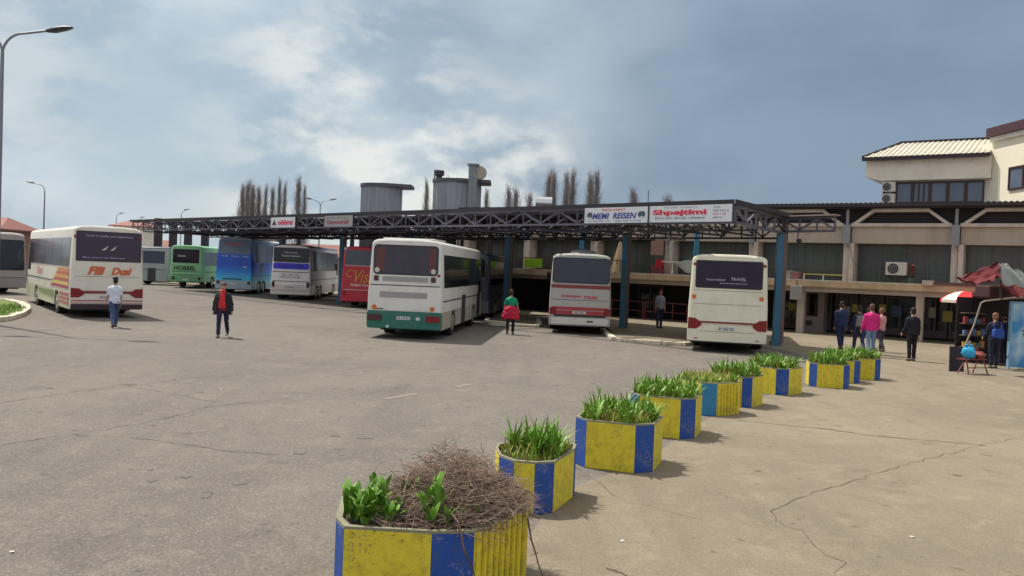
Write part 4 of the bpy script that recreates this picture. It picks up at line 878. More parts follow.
plate('hatch_seam', -1.18, 1.18, 1.60, 1.612, M_seam, 0.002, 0.003); plate('engine_hatch', -0.98, 1.08, 1.10, 1.56, M_ivory, 0.03, 0.008)
plate('stripe', -1.26, 1.26, 0.965, 1.05, MATS['dark_red_stripe'], 0.01, 0.014)
for s_ in (-1, 1):
    y = -0.02; b = MB(); b.ext([(s_ * 1.285, y, 0.80), (s_ * 1.0, y, 0.80), (s_ * 0.82, y, 0.92), (s_ * 0.82, y, 1.0), (s_ * 1.0, y, 1.14), (s_ * 1.285, y, 1.16)], (0, 0.09, 0)); b.build('tail_light', M_redl, o)
    lamp('top_lamp', s_ * 1.16, 3.12, 0.06, M_redl)
pl = plate('licence_plate', -0.30, 0.28, 0.76, 0.88, M_plate, 0.02); word('04 633 KS', M_ink, -0.26, 0.78, 0.46, 0.08, parent=pl)
plate('red_line', -1.28, 1.28, 0.66, 0.70, mat('rose_line', srgb(160, 70, 84), 0.4), 0.01, 0.012); plate('red_line', -1.28, 1.28, 0.58, 0.60, MATS['rose_line'], 0.01, 0.012)
plate('dark_valance', -1.28, 1.28, 0.345, 0.55, mat('maroon_dark', srgb(46, 24, 40), 0.5), 0.03, 0.012)
# side graphics: fan of orange, yellow and rose bands low at the tail
cols = [(214, 132, 40), (196, 96, 44), (222, 160, 70), (190, 80, 60), (226, 190, 90), (170, 60, 84)]
x = -1.31 - 0.012
for k in range(8):
    z0 = 1.88 - 0.135 * k; ya, yb = 0.35, 2.6 + 0.32 * k
    if z0 - 0.11 < 1.0: break
    b = MB(); b.ext([(x, ya, z0), (x, yb, z0), (x, yb + 0.5, z0 - 0.11), (x, ya, z0 - 0.11)], (-0.006, 0, 0)); b.build('side_band', mat('band%d' % (k % 6), srgb(*cols[k % 6]), 0.4), o)
for k in range(3):
    z0 = 0.93 - 0.17 * k; b = MB(); b.ext([(x, 0.2, z0), (x, 2.35 if k else 2.3, z0), (x, 2.35 if k else 2.3, z0 - 0.1), (x, 0.2, z0 - 0.1)], (-0.006, 0, 0)); b.build('side_band', mat('rose_band', srgb(176, 84, 92), 0.4), o)
b = MB(); b.ext([(x, 3.9, 0.9), (x, 7.9, 0.86), (x, 7.9, 0.74), (x, 3.9, 0.62)], (-0.006, 0, 0)); b.build('side_band', mat('green_band', srgb(120, 140, 84), 0.4), o)
text_on('lettering', 'Dusi', mat('faded_rose', srgb(190, 130, 130), 0.5), o, (x - 0.003, 8.6, 1.50), (0, -1, 0), (0, 0, 1), 1.7, 0.34, shear=0.3, offset=0.02)
# 9 coach at the far left edge, side on
a = D(9, 288, 50); o, plate, word, lamp = bus('coach', (a.x + 4.2 - 2.6, a.y + 5.2, 0), 128, W=2.55, H=3.5, body=paint('dull_white_paint', 160, 152, 150), win=(2.0, 3.05), glass=mat('brownish_glass', srgb(66, 52, 62), 0.1, var=0.4), wheels=(3.0, 8.5), label='white coach at the left edge of the photo, behind the ivory coach')
o.location = (a.x - 8.1, a.y + 5.0, 0); 
# 10 dark and pale coach seen side on at the far end
a = G(172, 285.5); o, plate, word, lamp = bus('coach', (a.x, a.y + 0.8, 0), -87, W=2.55, H=3.3, body=paint('grey_white_paint', 150, 160, 158), roofm=mat('slate_roof', srgb(70, 74, 92), 0.4), win=(1.85, 2.9), glass=mat('blue_black_glass', srgb(30, 44, 66), 0.12), wheels=(3.0, 8.5), doors=((-1, 1.2, 0.7), (-1, 4.6, 0.7)), label='pale grey coach seen side on at the far end of the canopy')
# 11 dark coach standing in front of the white one
pos = Vector((-2.35, 41.2, 0)); o, plate, word, lamp = bus('coach', pos, 6.2, W=2.5, H=3.28, Ln=10.3, body=paint('graphite_paint', 62, 66, 80), roofm=MATS['slate_roof'], skirt=paint('dull_grey_blue', 96, 98, 106), win=(1.7, 2.9), wheels=(2.6, 7.8), doors=((1, 1.0, 0.5), (1, 4.4, 0.9)), label='dark grey coach parked nose in just ahead of the white coach')
plate('rear_window', -1.0, 1.0, 2.1, 3.0, M_glass, 0.1)
# dark car at the left edge
def car(pos, rz, label, col):
    o = empty('parked_car', pos, rz, label, 'car')
    prof = [(-2.05, 0.42), (-2.1, 0.75), (-1.95, 0.98), (-1.55, 1.04), (-1.15, 1.40), (-0.7, 1.46), (0.25, 1.44), (0.95, 1.02), (1.75, 0.88), (2.08, 0.66), (2.1, 0.34)]
    b = MB(); vs = []; n = len(prof)
    for x, s_ in ((-0.84, 0.0), (-0.80, 0.02), (0.80, 0.02), (0.84, 0.0)):
        for y, z in prof: inn = (0.14 if z > 1.1 else 0) if abs(x) > 0.82 else 0.0; vs.append((x - inn * (1 if x > 0 else -1) * 1.0 - (0.12 * (1 if x > 0 else -1) if z > 1.1 and abs(x) < 0.82 else 0), y, z + s_))
    b.add(vs, [(j * n + k, j * n + k + 1, (j + 1) * n + k + 1, (j + 1) * n + k) for j in range(3) for k in range(n - 1)] + [tuple(range(n)), tuple(range(3 * n, 4 * n)), (0, n - 1, 4 * n - 1, 3 * n)])
    b.build('body', col, o, smooth=True, sharp=30)
    for sx in (-1, 1):
        MB().ext([(sx * 0.845, -1.2, 1.03), (sx * 0.845, 0.7, 1.03), (sx * 0.72, 0.22, 1.38), (sx * 0.72, -0.95, 1.38)], (sx * 0.012, 0, 0)).build('side_window', M_glass, o)
        for y in (-1.3, 1.3):
            t = MB().disc((sx * 0.86, y, 0.31), (-sx, 0, 0), 0.31, 0.2, 20).build('wheel', M_black, o, smooth=True); MB().disc((sx * 0.868, y, 0.31), (-sx, 0, 0), 0.2, 0.02, 16).build('rim', M_chrome, t)
        MB().box(min(sx * .84, sx * .6), max(sx * .84, sx * .6), -2.12, -2.02, 0.68, 0.84).build('tail_light', M_redl, o)
    MB().ext([(-0.62, -1.53, 1.07), (0.62, -1.53, 1.07), (0.58, -1.18, 1.38), (-0.58, -1.18, 1.38)], (0, -0.03, 0.012)).build('rear_window', M_glass, o)
    MB().ext([(-0.62, 0.93, 1.06), (0.62, 0.93, 1.06), (0.58, 0.30, 1.41), (-0.58, 0.30, 1.41)], (0, 0.03, 0.02)).build('windscreen', M_glass, o)
    return o
a = G(0, 297); car((a.x - 3.0, a.y + 0.9, 0), R(68), 'dark blue parked car cut off by the left edge', paint('navy_car_paint', 40, 46, 66))
# ------------------------------------------------------------------ planters
M_py = mat('yellow_planter_paint', srgb(216, 198, 50), 0.7, var=0.10, scale=7, bump=0.35, bscale=55, dirt=srgb(96, 86, 44), dirt_amt=0.55, dirt_scale=11, chips=srgb(120, 114, 92))
M_pb = mat('blue_planter_paint', srgb(22, 72, 156), 0.7, var=0.15, scale=7, bump=0.35, bscale=55, dirt=srgb(66, 84, 112), dirt_amt=0.6, dirt_scale=11, chips=srgb(128, 134, 140))
M_pb2 = mat('light_blue_planter_paint', srgb(44, 128, 176), 0.7, var=0.15, scale=7, bump=0.35, bscale=55, dirt=srgb(60, 84, 100), dirt_amt=0.5, dirt_scale=6)
M_rim = mat('chalky_rim', srgb(132, 130, 108), 0.85, var=0.2, scale=9, bump=0.4)
M_soil = mat('dark_soil', (0.055, 0.042, 0.030), 0.95, var=0.4, scale=18, bump=0.8, bscale=30)
def octa(a, c):
    h = a / 2; q = h + c; return [(-q, -h), (-h, -q), (h, -q), (q, -h), (q, h), (h, q), (-h, q), (-q, h)]
def planter(loc, rz, poly, h, label, blue_even=True, ribbed=(), blues=None, seed=0):
    """poly counter-clockwise; edge i runs from vertex i to i+1; even edges are the narrow blue ones"""
    o = empty('concrete_planter', loc, rz, label, 'planter', None); rnd = random.Random(seed); n = len(poly)
    cx = sum(p[0] for p in poly) / n; cy = sum(p[1] for p in poly) / n
    inn = [(cx + (x - cx) * 0.93, cy + (y - cy) * 0.93) for x, y in poly]
    for i in range(n):
        a, c = poly[i], poly[(i + 1) % n]; ai, ci = inn[i], inn[(i + 1) % n]; blue = (i % 2 == 0) == blue_even
        m_ = (blues or {}).get(i, M_pb) if blue else M_py; b = MB(); b.ext([(*a, 0.0), (*c, 0.0), (*ci, 0.0), (*ai, 0.0)], (0, 0, h - 0.02))
        if not blue and i in ribbed:
            A, C = Vector((*a, 0)), Vector((*c, 0)); ln = (C - A).length; d = (C - A).normalized(); nr = Vector((d.y, -d.x, 0)); k = int(ln / 0.09)
            for j in range(k):
                s0 = 0.02 + (ln - 0.04) * j / k; s1 = s0 + (ln - 0.04) / k * 0.55; b.ext([A + d * s0 + nr * 0.002 , A + d * (s0 + .012) + nr * 0.026, A + d * (s1 - .012) + nr * 0.026, A + d * s1 + nr * 0.002], (0, 0, h - 0.03))
        b.build('side_panel', m_, o, bevel=0.006)
    b = MB(); vs = []
    for z in (h - 0.02, h):
        for x, y in poly: vs.append((x + (cx - x) * 0.003, y + (cy - y) * 0.003, z + rnd.uniform(-0.004, 0.004) * (z > h - .01)))
        for x, y in inn: vs.append((x, y, z))
    fs = []
    for i in range(n):
        j = (i + 1) % n; fs += [(2 * n + i, 2 * n + j, 3 * n + j, 3 * n + i), (i, j, 2 * n + j, 2 * n + i), (n + i, 3 * n + i, 3 * n + j, n + j), (i, n + i, n + j, j)]
    b.add(vs, fs); b.build('rim', M_rim, o)
    b = MB(); b.prism([(cx + (x - cx) * 0.995, cy + (y - cy) * 0.995) for x, y in inn], h - 0.16, h - 0.05); b.build('soil', M_soil, o)
    return o
M_iris = mat('iris_leaf', srgb(66, 112, 34), 0.5, var=0.35, scale=12, col2=srgb(142, 182, 70))
M_wgrass = mat('weed_grass', srgb(122, 156, 48), 0.6, var=0.3, scale=7, col2=srgb(176, 192, 84))
def blade(b, base, d, ln, wd, bend, rnd, seg=4):
    """a flat tapering leaf that bends outwards"""
    side = Vector((-d.y, d.x, 0)); side = side.normalized() if side.length > 1e-3 else Vector((1, 0, 0)); tw = rnd.uniform(-0.7, 0.7); side = (side * cos(tw) + d * sin(tw)).normalized()
    vs = []; up = Vector((0, 0, 1)); n0 = len(b.v); p = Vector(base)
    for k in range(seg + 1):
        t = k / seg; ww = wd * (0.75 + 0.6 * t if t < 0.45 else 1.02 * (1 - ((t - 0.45) / 0.55) ** 1.6)) * 0.5; ww = max(ww, 0.0008)
        vs += [p - side * ww, p + side * ww]; dr = (up * cos(bend * t * 1.2) + d * sin(0.15 + bend * t * 1.2)).normalized(); p = p + dr * (ln / seg)
    b.add(vs, [(2 * k, 2 * k + 1, 2 * k + 3, 2 * k + 2) for k in range(seg)])
def foliage(name, loc, rz, poly, h, label, n=260, ln=(0.18, 0.36), seed=0, grass=700, shape=None, zone=None, cat='plant'):
    rnd = random.Random(seed); o = empty(name, loc, rz, label, cat); o.location.z = h - 0.05
    b = MB(); cx = sum(p[0] for p in poly) / len(poly); cy = sum(p[1] for p in poly) / len(poly); xs = [p[0] for p in poly]; ys = [p[1] for p in poly]
    fans = []
    while len(fans) < n // 7:
        x, y = rnd.uniform(min(xs), max(xs)), rnd.uniform(min(ys), max(ys))
        if inside(x / 0.93, y / 0.93, poly) and (zone is None or zone(x, y)): fans.append((x, y, rnd.uniform(0.75, 1.15)))
    for x, y, s_ in fans:
        a0 = rnd.uniform(0, pi)
        for k in range(7):
            t = (k - 3) / 3; a = a0 + (0 if t > 0 else pi) + rnd.uniform(-0.8, 0.8); d = Vector((cos(a), sin(a), 0)); L_ = rnd.uniform(*ln) * s_ * (1.1 - 0.3 * abs(t))
            blade(b, (x + 0.02 * t, y, 0), d, L_, rnd.uniform(0.026, 0.046), 0.25 + 1.25 * abs(t) + rnd.uniform(-.1, .25), rnd)
    b.build('leaves', M_iris, o)
    g = MB()
    for _ in range(grass):
        x, y = rnd.uniform(min(xs), max(xs)), rnd.uniform(min(ys), max(ys))
        if not inside(x / 0.88, y / 0.88, poly): continue
        a = rnd.uniform(0, 6.28); d = Vector((cos(a), sin(a), 0)); blade(g, (x, y, 0), d, rnd.uniform(0.08, 0.2), 0.013, rnd.uniform(0.2, 1.1), rnd, 2)
    dd = MB()
    for _ in range(grass // 7 + 25):
        x, y = rnd.uniform(min(xs), max(xs)), rnd.uniform(min(ys), max(ys))
        if not inside(x / 0.9, y / 0.9, poly): continue
        a = rnd.uniform(0, 6.28); blade(dd, (x, y, 0), Vector((cos(a), sin(a), 0)), rnd.uniform(0.1, 0.32), 0.014, rnd.uniform(0.3, 1.8), rnd, 3)
    dd.build('dry_leaves', mat('straw_leaf', srgb(150, 132, 78), 0.8, var=0.35, scale=10), o)
    if grass: gg = g.build('grass', M_wgrass, o); gg['kind'] = 'stuff'
    return o
PL = [(2, 0.253, 9.291, -0.447, 0.54, 0.58, 0.15), (3, 1.502, 11.244, -0.345, 0.62, 0.64, 0.20), (4, 2.549, 13.61, -0.365, 0.63, 0.64, 0.20), (5, 3.736, 15.95, -0.936, 0.60, 0.64, 0.20),
      (6, 4.585, 17.035, -0.642, 0.60, 0.58, 0.15), (7, 5.975, 19.108, -0.778, 0.585, 0.64, 0.20), (8, 7.726, 20.582, -0.21, 0.57, 0.60, 0.16), (9, 8.483, 21.746, -0.191, 0.57, 0.52, 0.18), (10, 9.361, 22.598, -0.176, 0.56, 0.52, 0.18)]
labs = {2: 'second planter from the camera, small yellow and deep blue tub with a tall iris clump', 3: 'wide yellow and blue planter with a broad plain yellow front, third from the camera',
        4: 'fourth planter from the camera, yellow with a deep blue corner panel', 5: 'fifth planter from the camera, with a light blue corner and ribbed yellow side', 6: 'sixth planter from the camera, narrow yellow tub squeezed behind the ribbed one',
        7: 'seventh planter from the camera, yellow with a central blue corner', 8: 'eighth planter from the camera, its yellow front between two blue panels', 9: 'ninth planter from the camera, mostly hidden behind its wider neighbour', 10: 'farthest planter of the row, near the people in pink and navy'}
pls = {2: 'tall bright iris clump in the second planter', 3: 'wide spiky iris bed with grass in the third planter', 4: 'dense iris bed in the fourth planter from the camera', 5: 'low pale weeds and grass in the ribbed planter', 6: 'leafy iris bed in the narrow sixth planter', 7: 'dark iris bed in the seventh planter below the cream coach', 8: 'thick spreading iris bed in the eighth planter', 9: 'iris bed showing above the ninth planter', 10: 'short grass and leaves in the farthest planter'}
for (k, x, y, rz, h, a, c) in PL:
    po = octa(a, c)
    if k == 2:
        V = [G(*q, 0.53) for q in ((499, 456), (514, 461.6), (535.2, 463.4), (554.7, 462.5), (574.6, 450.4), (576.5, 445.5))]; rz = 0; x = 0.33; y = 9.22
        po = [(v.x - x, v.y - y) for v in V]; po += [(0.12, 0.60), (-0.08, 0.62), (-0.42, 0.30), (-0.44, 0.10)]; print('P2', po)
    planter((x, y, 0.004), rz, po, h, labs[k], ribbed=(3,) if k == 5 else ((1,) if False else ()), blues={2: M_pb2} if k == 5 else None, seed=k)
    if k == 2: foliage('iris_plants', (x, y, 0), rz, po, h, pls[k], n=300, ln=(0.26, 0.46), seed=k, grass=500, zone=lambda u, v: (u - 0.02) ** 2 + (v + 0.02) ** 2 < 0.3 ** 2)
    elif k == 5: foliage('weeds', (x, y, 0), rz, po, h, pls[k], n=130, ln=(0.1, 0.24), seed=k, grass=1500)
    else: foliage('iris_plants', (x, y, 0), rz, po, h, pls[k], n={3: 620, 4: 620}.get(k, 620), ln=(0.18, 0.38), seed=k, grass=1600)
# nearest planter: an irregular tub
P1 = [(-1.26, 6.38), (-1.16, 6.18), (-0.51, 6.14), (-0.20, 6.20), (0.21, 6.90), (0.16, 7.14), (-0.42, 7.50), (-0.66, 7.52), (-1.24, 7.18), (-1.34, 6.98)]
c1 = (-0.55, 6.85); P1l = [(x - c1[0], y - c1[1]) for x, y in P1]
planter((c1[0], c1[1], 0.004), 0, P1l, 0.575, 'nearest yellow and blue planter, filled with dry brown twigs, at the bottom edge', ribbed=(3,), seed=1)
# heap of dry twigs
M_twig = mat('dry_twig', srgb(70, 56, 50), 0.9, var=0.35, scale=26, col2=srgb(160, 138, 122))
rnd = random.Random(77); tw = MB()
def heap_h(u, v):
    return (1 + 0.22 * sin(u * 11 + 1) * cos(v * 9) + 0.15 * sin(u * 23 + v * 17)) * 0.43 * math.exp(-(abs(u - 0.17) / 0.50) ** 2.6 - (abs(v - 0.0) / 0.50) ** 2.4)
cnt = 0
while cnt < 4600:
    u, v = rnd.uniform(-0.40, 0.74), rnd.uniform(-0.62, 0.68)
    if not inside(u / 1.07, v / 1.05, P1l) or u < -0.33: continue
    z = rnd.uniform(-0.08, 1.0) * heap_h(u, v); a = rnd.gauss(0.1, 0.8); el = rnd.gauss(0.05, 0.30); ln = rnd.uniform(0.12, 0.38)
    top = z > heap_h(u, v) * 0.8
    if top and rnd.random() < 0.45: el = rnd.uniform(0.2, 1.2); a = rnd.uniform(0, 6.28); ln = rnd.uniform(0.08, 0.17)
    d = Vector((cos(a) * cos(el), sin(a) * cos(el), sin(el))); p = Vector((u, v, z)) - d * ln * 0.5; pts = [p]; q = d.copy()
    for k in range(3):
        q = (q + Vector((rnd.gauss(0, .22), rnd.gauss(0, .22), rnd.gauss(0, .16)))).normalized(); pts.append(pts[-1] + q * ln / 3)
    r0 = rnd.uniform(0.0016, 0.0046); tw.tube(pts, [r0, r0 * 0.85, r0 * 0.6, r0 * 0.25], 3, cap=False); cnt += 1
for _ in range(150):
    u, v = rnd.uniform(-0.30, 0.62), rnd.uniform(-0.45, 0.5); p = Vector((u, v, heap_h(u, v) * 0.8)); a = rnd.uniform(0, 6.28); d = Vector((cos(a), sin(a), rnd.uniform(0.2, 1.4))).normalized(); pts = [p]; ln = rnd.uniform(0.18, 0.42)
    for k in range(5): d = (d + Vector((0, 0, -0.16)) + Vector((rnd.gauss(0, .12), rnd.gauss(0, .12), 0))).normalized(); pts.append(pts[-1] + d * ln / 5)
    r0 = rnd.uniform(0.003, 0.006); tw.tube(pts, [r0, r0 * .8, r0 * .65, r0 * .5, r0 * .35, r0 * .2], 4, cap=False)
o = tw.build('twig_heap', M_twig, None); o.location = (c1[0], c1[1], 0.55); tag(o, 'heap of dry brown twigs piled in the nearest planter', 'twigs')
# weeds at the twig heap
M_weed = mat('broad_leaf', srgb(56, 104, 30), 0.55, var=0.3, scale=12, col2=srgb(132, 176, 60))
def weed(x, y, label, n, hgt, seed, lw=0.05, ll=0.16):
    rnd = random.Random(seed); o = empty('weed', (x, y, 0.53), 0, label, 'plant'); b = MB(); s_ = MB()
    for j in range(max(1, n // 9)):
        bx, by = rnd.gauss(0, 0.035), rnd.gauss(0, 0.03); hh = hgt * rnd.uniform(0.7, 1.05); tip = Vector((bx + rnd.gauss(0, .04), by + rnd.gauss(0, .03), hh)); s_.tube([(bx, by, 0), tuple(Vector((bx, by, 0)).lerp(tip, .5) + Vector((rnd.gauss(0, .01), 0, 0))), tuple(tip)], [0.006, 0.005, 0.003], 5)
        for k in range(9):
            t = (k + 1) / 9; p = Vector((bx, by, 0)).lerp(tip, t); a = k * 2.4 + rnd.uniform(-.4, .4); d = Vector((cos(a), sin(a), 0)); blade(b, p, d, ll * rnd.uniform(0.45, 1.2) * (1.15 - 0.5 * t), lw, 0.55 + 1.1 * (1 - t), rnd, 5)
    b.build('leaves', M_weed, o, smooth=True); s_.build('stem', M_weed, o)
weed(-1.12, 6.50, 'broad leaved green weed at the left of the twig heap', 36, 0.17, 5, 0.075, 0.25); weed(-0.93, 6.50, 'taller narrow weed rising behind the left end of the nearest planter rim', 27, 0.32, 6, 0.055, 0.2)
weed(-1.0, 6.72, 'thin leggy weed at the back left of the nearest planter', 27, 0.30, 16, 0.035, 0.14)
weed(-0.70, 6.62, 'leafy weed at the left foot of the twig heap', 36, 0.24, 17, 0.04, 0.16)
weed(-0.84, 6.36, 'low broad leaved weed behind the front rim between the left weeds and the twigs', 36, 0.12, 15, 0.06, 0.2)
weed(-0.53, 6.42, 'bushy dark green weed growing through the middle of the twig heap', 63, 0.36, 7, 0.045, 0.17); weed(-0.55, 6.27, 'low light green weed at the front rim of the nearest planter', 27, 0.13, 8, 0.045, 0.18)
weed(-0.98, 6.34, 'wide leaved weed leaning over the front left rim of the nearest planter', 45, 0.22, 21, 0.05, 0.2)
weed(-0.27, 6.38, 'small pale weed near the blue front corner of the nearest planter', 18, 0.12, 9, 0.04, 0.15)
M_br = mat('dark_branch', srgb(84, 58, 44), 0.85, var=0.3)
def branch(pts, r, label, seed):
    rnd = random.Random(seed); b = MB(); P = [Vector(p) for p in pts]; b.tube(P, [r * (1 - 0.7 * i / (len(P) - 1)) for i in range(len(P))], 6)
    for i in range(1, len(P) - 1):
        for _ in range(2): d = Vector((rnd.uniform(-1, 1), rnd.uniform(-1, 1), rnd.uniform(-0.2, 1))).normalized() * rnd.uniform(0.03, 0.08); b.tube([P[i], P[i] + d], [r * 0.4, r * 0.15], 4)
    o = b.build('fallen_branch', M_br, None); tag(o, label, 'branch')
branch([(-0.34, 6.32, 0.62), (-0.30, 6.15, 0.57), (-0.26, 6.06, 0.45), (-0.20, 6.04, 0.36), (-0.17, 6.06, 0.22), (-0.14, 6.08, 0.05)], 0.009, 'thin dark branch drooping over the blue corner of the nearest planter', 3)
branch([(0.20, 6.85, 0.50), (0.235, 6.72, 0.36), (0.27, 6.64, 0.28), (0.30, 6.55, 0.20), (0.36, 6.45, 0.10), (0.39, 6.35, 0.02)], 0.008, 'dark twig sticking out right of the nearest planter down to the pavement', 4)
branch([(0.0, 7.0, 0.75), (0.2, 6.9, 0.70), (0.34, 6.85, 0.60), (0.45, 6.8, 0.52)], 0.006, 'pale straight twig poking out of the heap towards the second planter', 5)
def on_ground(px, py, nm, label, cat, f):
    b = MB(); f(b); o = b.build(nm, M_br, None); o.location = G(px, py, 0.01); tag(o, label, cat)
on_ground(618, 572, 'dry_twig', 'small dry twig lying on the pavement at the bottom edge', 'twig', lambda b: b.tube([(-0.09, 0.09, 0), (-0.02, 0.0, 0.01), (0.03, -0.02, 0.0), (0.09, -0.12, 0.0)], [0.003, 0.005, 0.004, 0.002], 5))
# litter on the road and pavement
M_lit = mat('pale_paper', srgb(205, 202, 195), 0.8)
rnd = random.Random(9)
for i, (px, py, lab) in enumerate([(221, 389, 'small white paper scrap on the asphalt left of centre'), (12, 552, 'white crumpled scrap on the asphalt at the bottom left'), (622, 541, 'pale scrap on the pavement near the second planter'), (912, 537, 'tiny white scrap on the pavement at the lower right')]):
    b = MB(); K = 7; vs = [(0.035 * cos(2 * pi * k / K) * rnd.uniform(.6, 1.2), 0.05 * sin(2 * pi * k / K) * rnd.uniform(.6, 1.2), 0.004 + rnd.uniform(0, .012)) for k in range(K)]; b.add(vs + [(0, 0, 0.018)], [(k, (k + 1) % K, K) for k in range(K)])
    o = b.build('paper_scrap', M_lit, None); o.location = G(px, py, 0.006); o.scale = (0.6, 0.6, 0.6); tag(o, lab, 'litter')
pb_ = MB(); rnd = random.Random(31)
for _ in range(500):
    x, y = rnd.uniform(-7, 9), rnd.uniform(4.6, 22); s_ = rnd.uniform(0.003, 0.009); pb_.ball((x, y, 0.006), s_, s_ * rnd.uniform(.7, 1.2), s_ * .5, 5, 3)
tag(pb_.build('gravel_grit', mat('grit', (0.24, 0.21, 0.17), 0.9, var=0.5, scale=3), None), kind='stuff')

# ------------------------------------------------------------------ people
def remeshed(mb, name, mats, parent, vox, assign=None, disp=0.0, seed=0):
    me = bpy.data.meshes.new('tmp'); me.from_pydata(mb.v, [], mb.f); bm = bmesh.new(); bm.from_mesh(me); bmesh.ops.recalc_face_normals(bm, faces=bm.faces); bm.to_mesh(me); bm.free()
    o = bpy.data.objects.new('tmp', me); COL.objects.link(o); r = o.modifiers.new('r', 'REMESH'); r.mode = 'VOXEL'; r.voxel_size = vox; r.adaptivity = 0
    s = o.modifiers.new('s', 'SMOOTH'); s.factor = 0.5; s.iterations = 2
    bpy.context.view_layer.update(); nm = bpy.data.meshes.new_from_object(o.evaluated_get(bpy.context.evaluated_depsgraph_get()))
    bpy.data.objects.remove(o); bpy.data.meshes.remove(me); nm.name = name; nm.materials.clear()
    for m in (mats if isinstance(mats, (list, tuple)) else [mats]): nm.materials.append(m)
    rnd = random.Random(seed)
    if disp:
        ph = [rnd.uniform(0, 6) for _ in range(6)]
        for v in nm.vertices:
            c = v.co; k = sin(c.z * 34 + ph[0] + 2 * sin(c.x * 18 + ph[1])) * 0.5 + sin(c.z * 61 + c.x * 30 + ph[2]) * 0.3 + sin(c.y * 47 - c.z * 25 + ph[3]) * 0.3
            v.co = c + v.normal * (k * disp)
    for p in nm.polygons: p.use_smooth = True
    ob = bpy.data.objects.new(name, nm); link(ob, parent); return ob
SKIN = mat('skin', srgb(176, 130, 104), 0.6, var=0.06)
def vec(x, y, z): return Vector((x, y, z))
def person(loc, rz, label, H=1.74, top=(60, 60, 70), bottom=(40, 48, 70), shoe=(25, 22, 24), hair=(28, 22, 20), sleeve='long', leg=(0.28, -0.22), knee=(0.12, 0.45), arm=(-0.3, 0.3), elbow=(0.25, 0.35), spread=0.10, turn=0.0, extra=None, female=False, long_hair=False, build_=1.0, topname='shirt', bend=0.0, seed=0, hem=0.86, child=1.0):
    """figure facing local -Y; leg/arm are forward swings in radians (left, right)"""
    S_ = H / 1.74; o = empty('person', loc, rz, label, 'person'); rnd = random.Random(seed)
    hipz = 0.93; W_ = build_
    J = {}
    for i, sx in enumerate((-1, 1)):
        hip = vec(sx * 0.095, 0, hipz); a = leg[i]; kb = knee[i]
        kn = hip + vec(sx * 0.005, -sin(a), -cos(a)) * 0.44; an = kn + vec(0, -sin(a - kb), -cos(a - kb)) * 0.42; J[sx] = [hip, kn, an, a - kb]
    low = min(J[-1][2].z, J[1][2].z) - 0.075; dz = -low
    for sx in (-1, 1): J[sx][:3] = [p + vec(0, 0, dz) for p in J[sx][:3]]
    hz = hipz + dz
    def T(y, z): return vec(0, y - sin(bend) * max(0, z - 0.95), z - (1 - cos(bend)) * max(0, z - 0.95) + dz)
    tors = [(T(0, 0.86), (0.155 * W_, 0.105)), (T(0, 0.93), (0.172 * W_, 0.118)), (T(0.0, 1.04), (0.148 * W_ if female else 0.158 * W_, 0.108)), (T(-0.005, 1.16), (0.140 * W_ if female else 0.160 * W_, 0.110)), (T(0.0, 1.29), (0.165 * W_, 0.118)), (T(0.005, 1.375), (0.160 * W_, 0.102)), (T(0.005, 1.43), (0.105, 0.078)), (T(0.0, 1.485), (0.062, 0.06))]
    neck = [T(0, 1.44), T(-0.01, 1.50), T(-0.018, 1.56)]; hd = T(-0.02, 1.635)
    b = MB(); b.tube([p for p, r in tors], [r for p, r in tors], 16, ref=(1, 0, 0)); b.tube(neck, [0.06, 0.054, 0.05], 12)
    ct, st_ = cos(turn), sin(turn)
    def Hh(x, y, z): return hd + vec(x * ct - y * st_, x * st_ + y * ct, z)
    hpts = [(-0.115, 0.03), (-0.10, 0.048), (-0.06, 0.064), (0.0, 0.075), (0.05, 0.074), (0.09, 0.055), (0.113, 0.025)]
    b.tube([Hh(0, (0.012 if z > -0.05 else -0.012), z) for z, r in hpts], [(r, r * 1.25 if z > -0.07 else r * 1.1) for z, r in hpts], 14, ref=tuple(vec(ct, st_, 0)))
    b.tube([Hh(0, -0.075, 0.018), Hh(0, -0.10, -0.012), Hh(0, -0.088, -0.032)], [0.009, 0.014, 0.011], 8)
    for sx in (-1, 1): b.tube([Hh(sx * 0.072, 0.008, -0.028), Hh(sx * 0.080, 0.014, 0.0), Hh(sx * 0.078, 0.014, 0.028)], [(0.008, 0.014), (0.008, 0.020), (0.007, 0.014)], 8)
    arms = {}
    for i, sx in enumerate((-1, 1)):
        sh = T(0.0, 1.365) + vec(sx * 0.170 * W_, 0, 0); a = arm[i]; e = elbow[i]; sp = spread
        el = sh + vec(sx * sin(sp), -sin(a) * cos(sp), -cos(a) * cos(sp)) * 0.29; wr = el + vec(sx * sin(sp * 0.3), -sin(a + e), -cos(a + e)) * 0.25; d = (wr - el).normalized()
        arms[sx] = (sh, el, wr, d)
        b.tube([T(0, 1.39) + vec(sx * 0.09, 0, 0), sh, sh.lerp(el, 0.35), el, el.lerp(wr, 0.3), wr], [0.040, 0.048, 0.043, 0.037, 0.036, 0.026], 12)
        pm = wr + d * 0.085; perp = vec(0, 1, 0) - d * d.y; perp.normalize(); nx = d.cross(perp).normalized()
        b.tube([wr, wr + d * 0.04, pm], [(0.022, 0.028), (0.016, 0.040), (0.013, 0.040)], 10, ref=tuple(nx))
        for k, (off, ln) in enumerate(((-0.031, 0.066), (-0.010, 0.078), (0.011, 0.072), (0.031, 0.056))):
            c_ = nx * (-sx) * (1 if nx.x * sx > 0 else -1)
            p0 = pm - d * 0.015 + perp * off; p1 = p0 + d * (ln * 0.55) + c_ * 0.008; p2 = p1 + d * (ln * 0.42) + c_ * 0.022; b.tube([p0, p1, p2], [0.0095, 0.0088, 0.0068], 7)
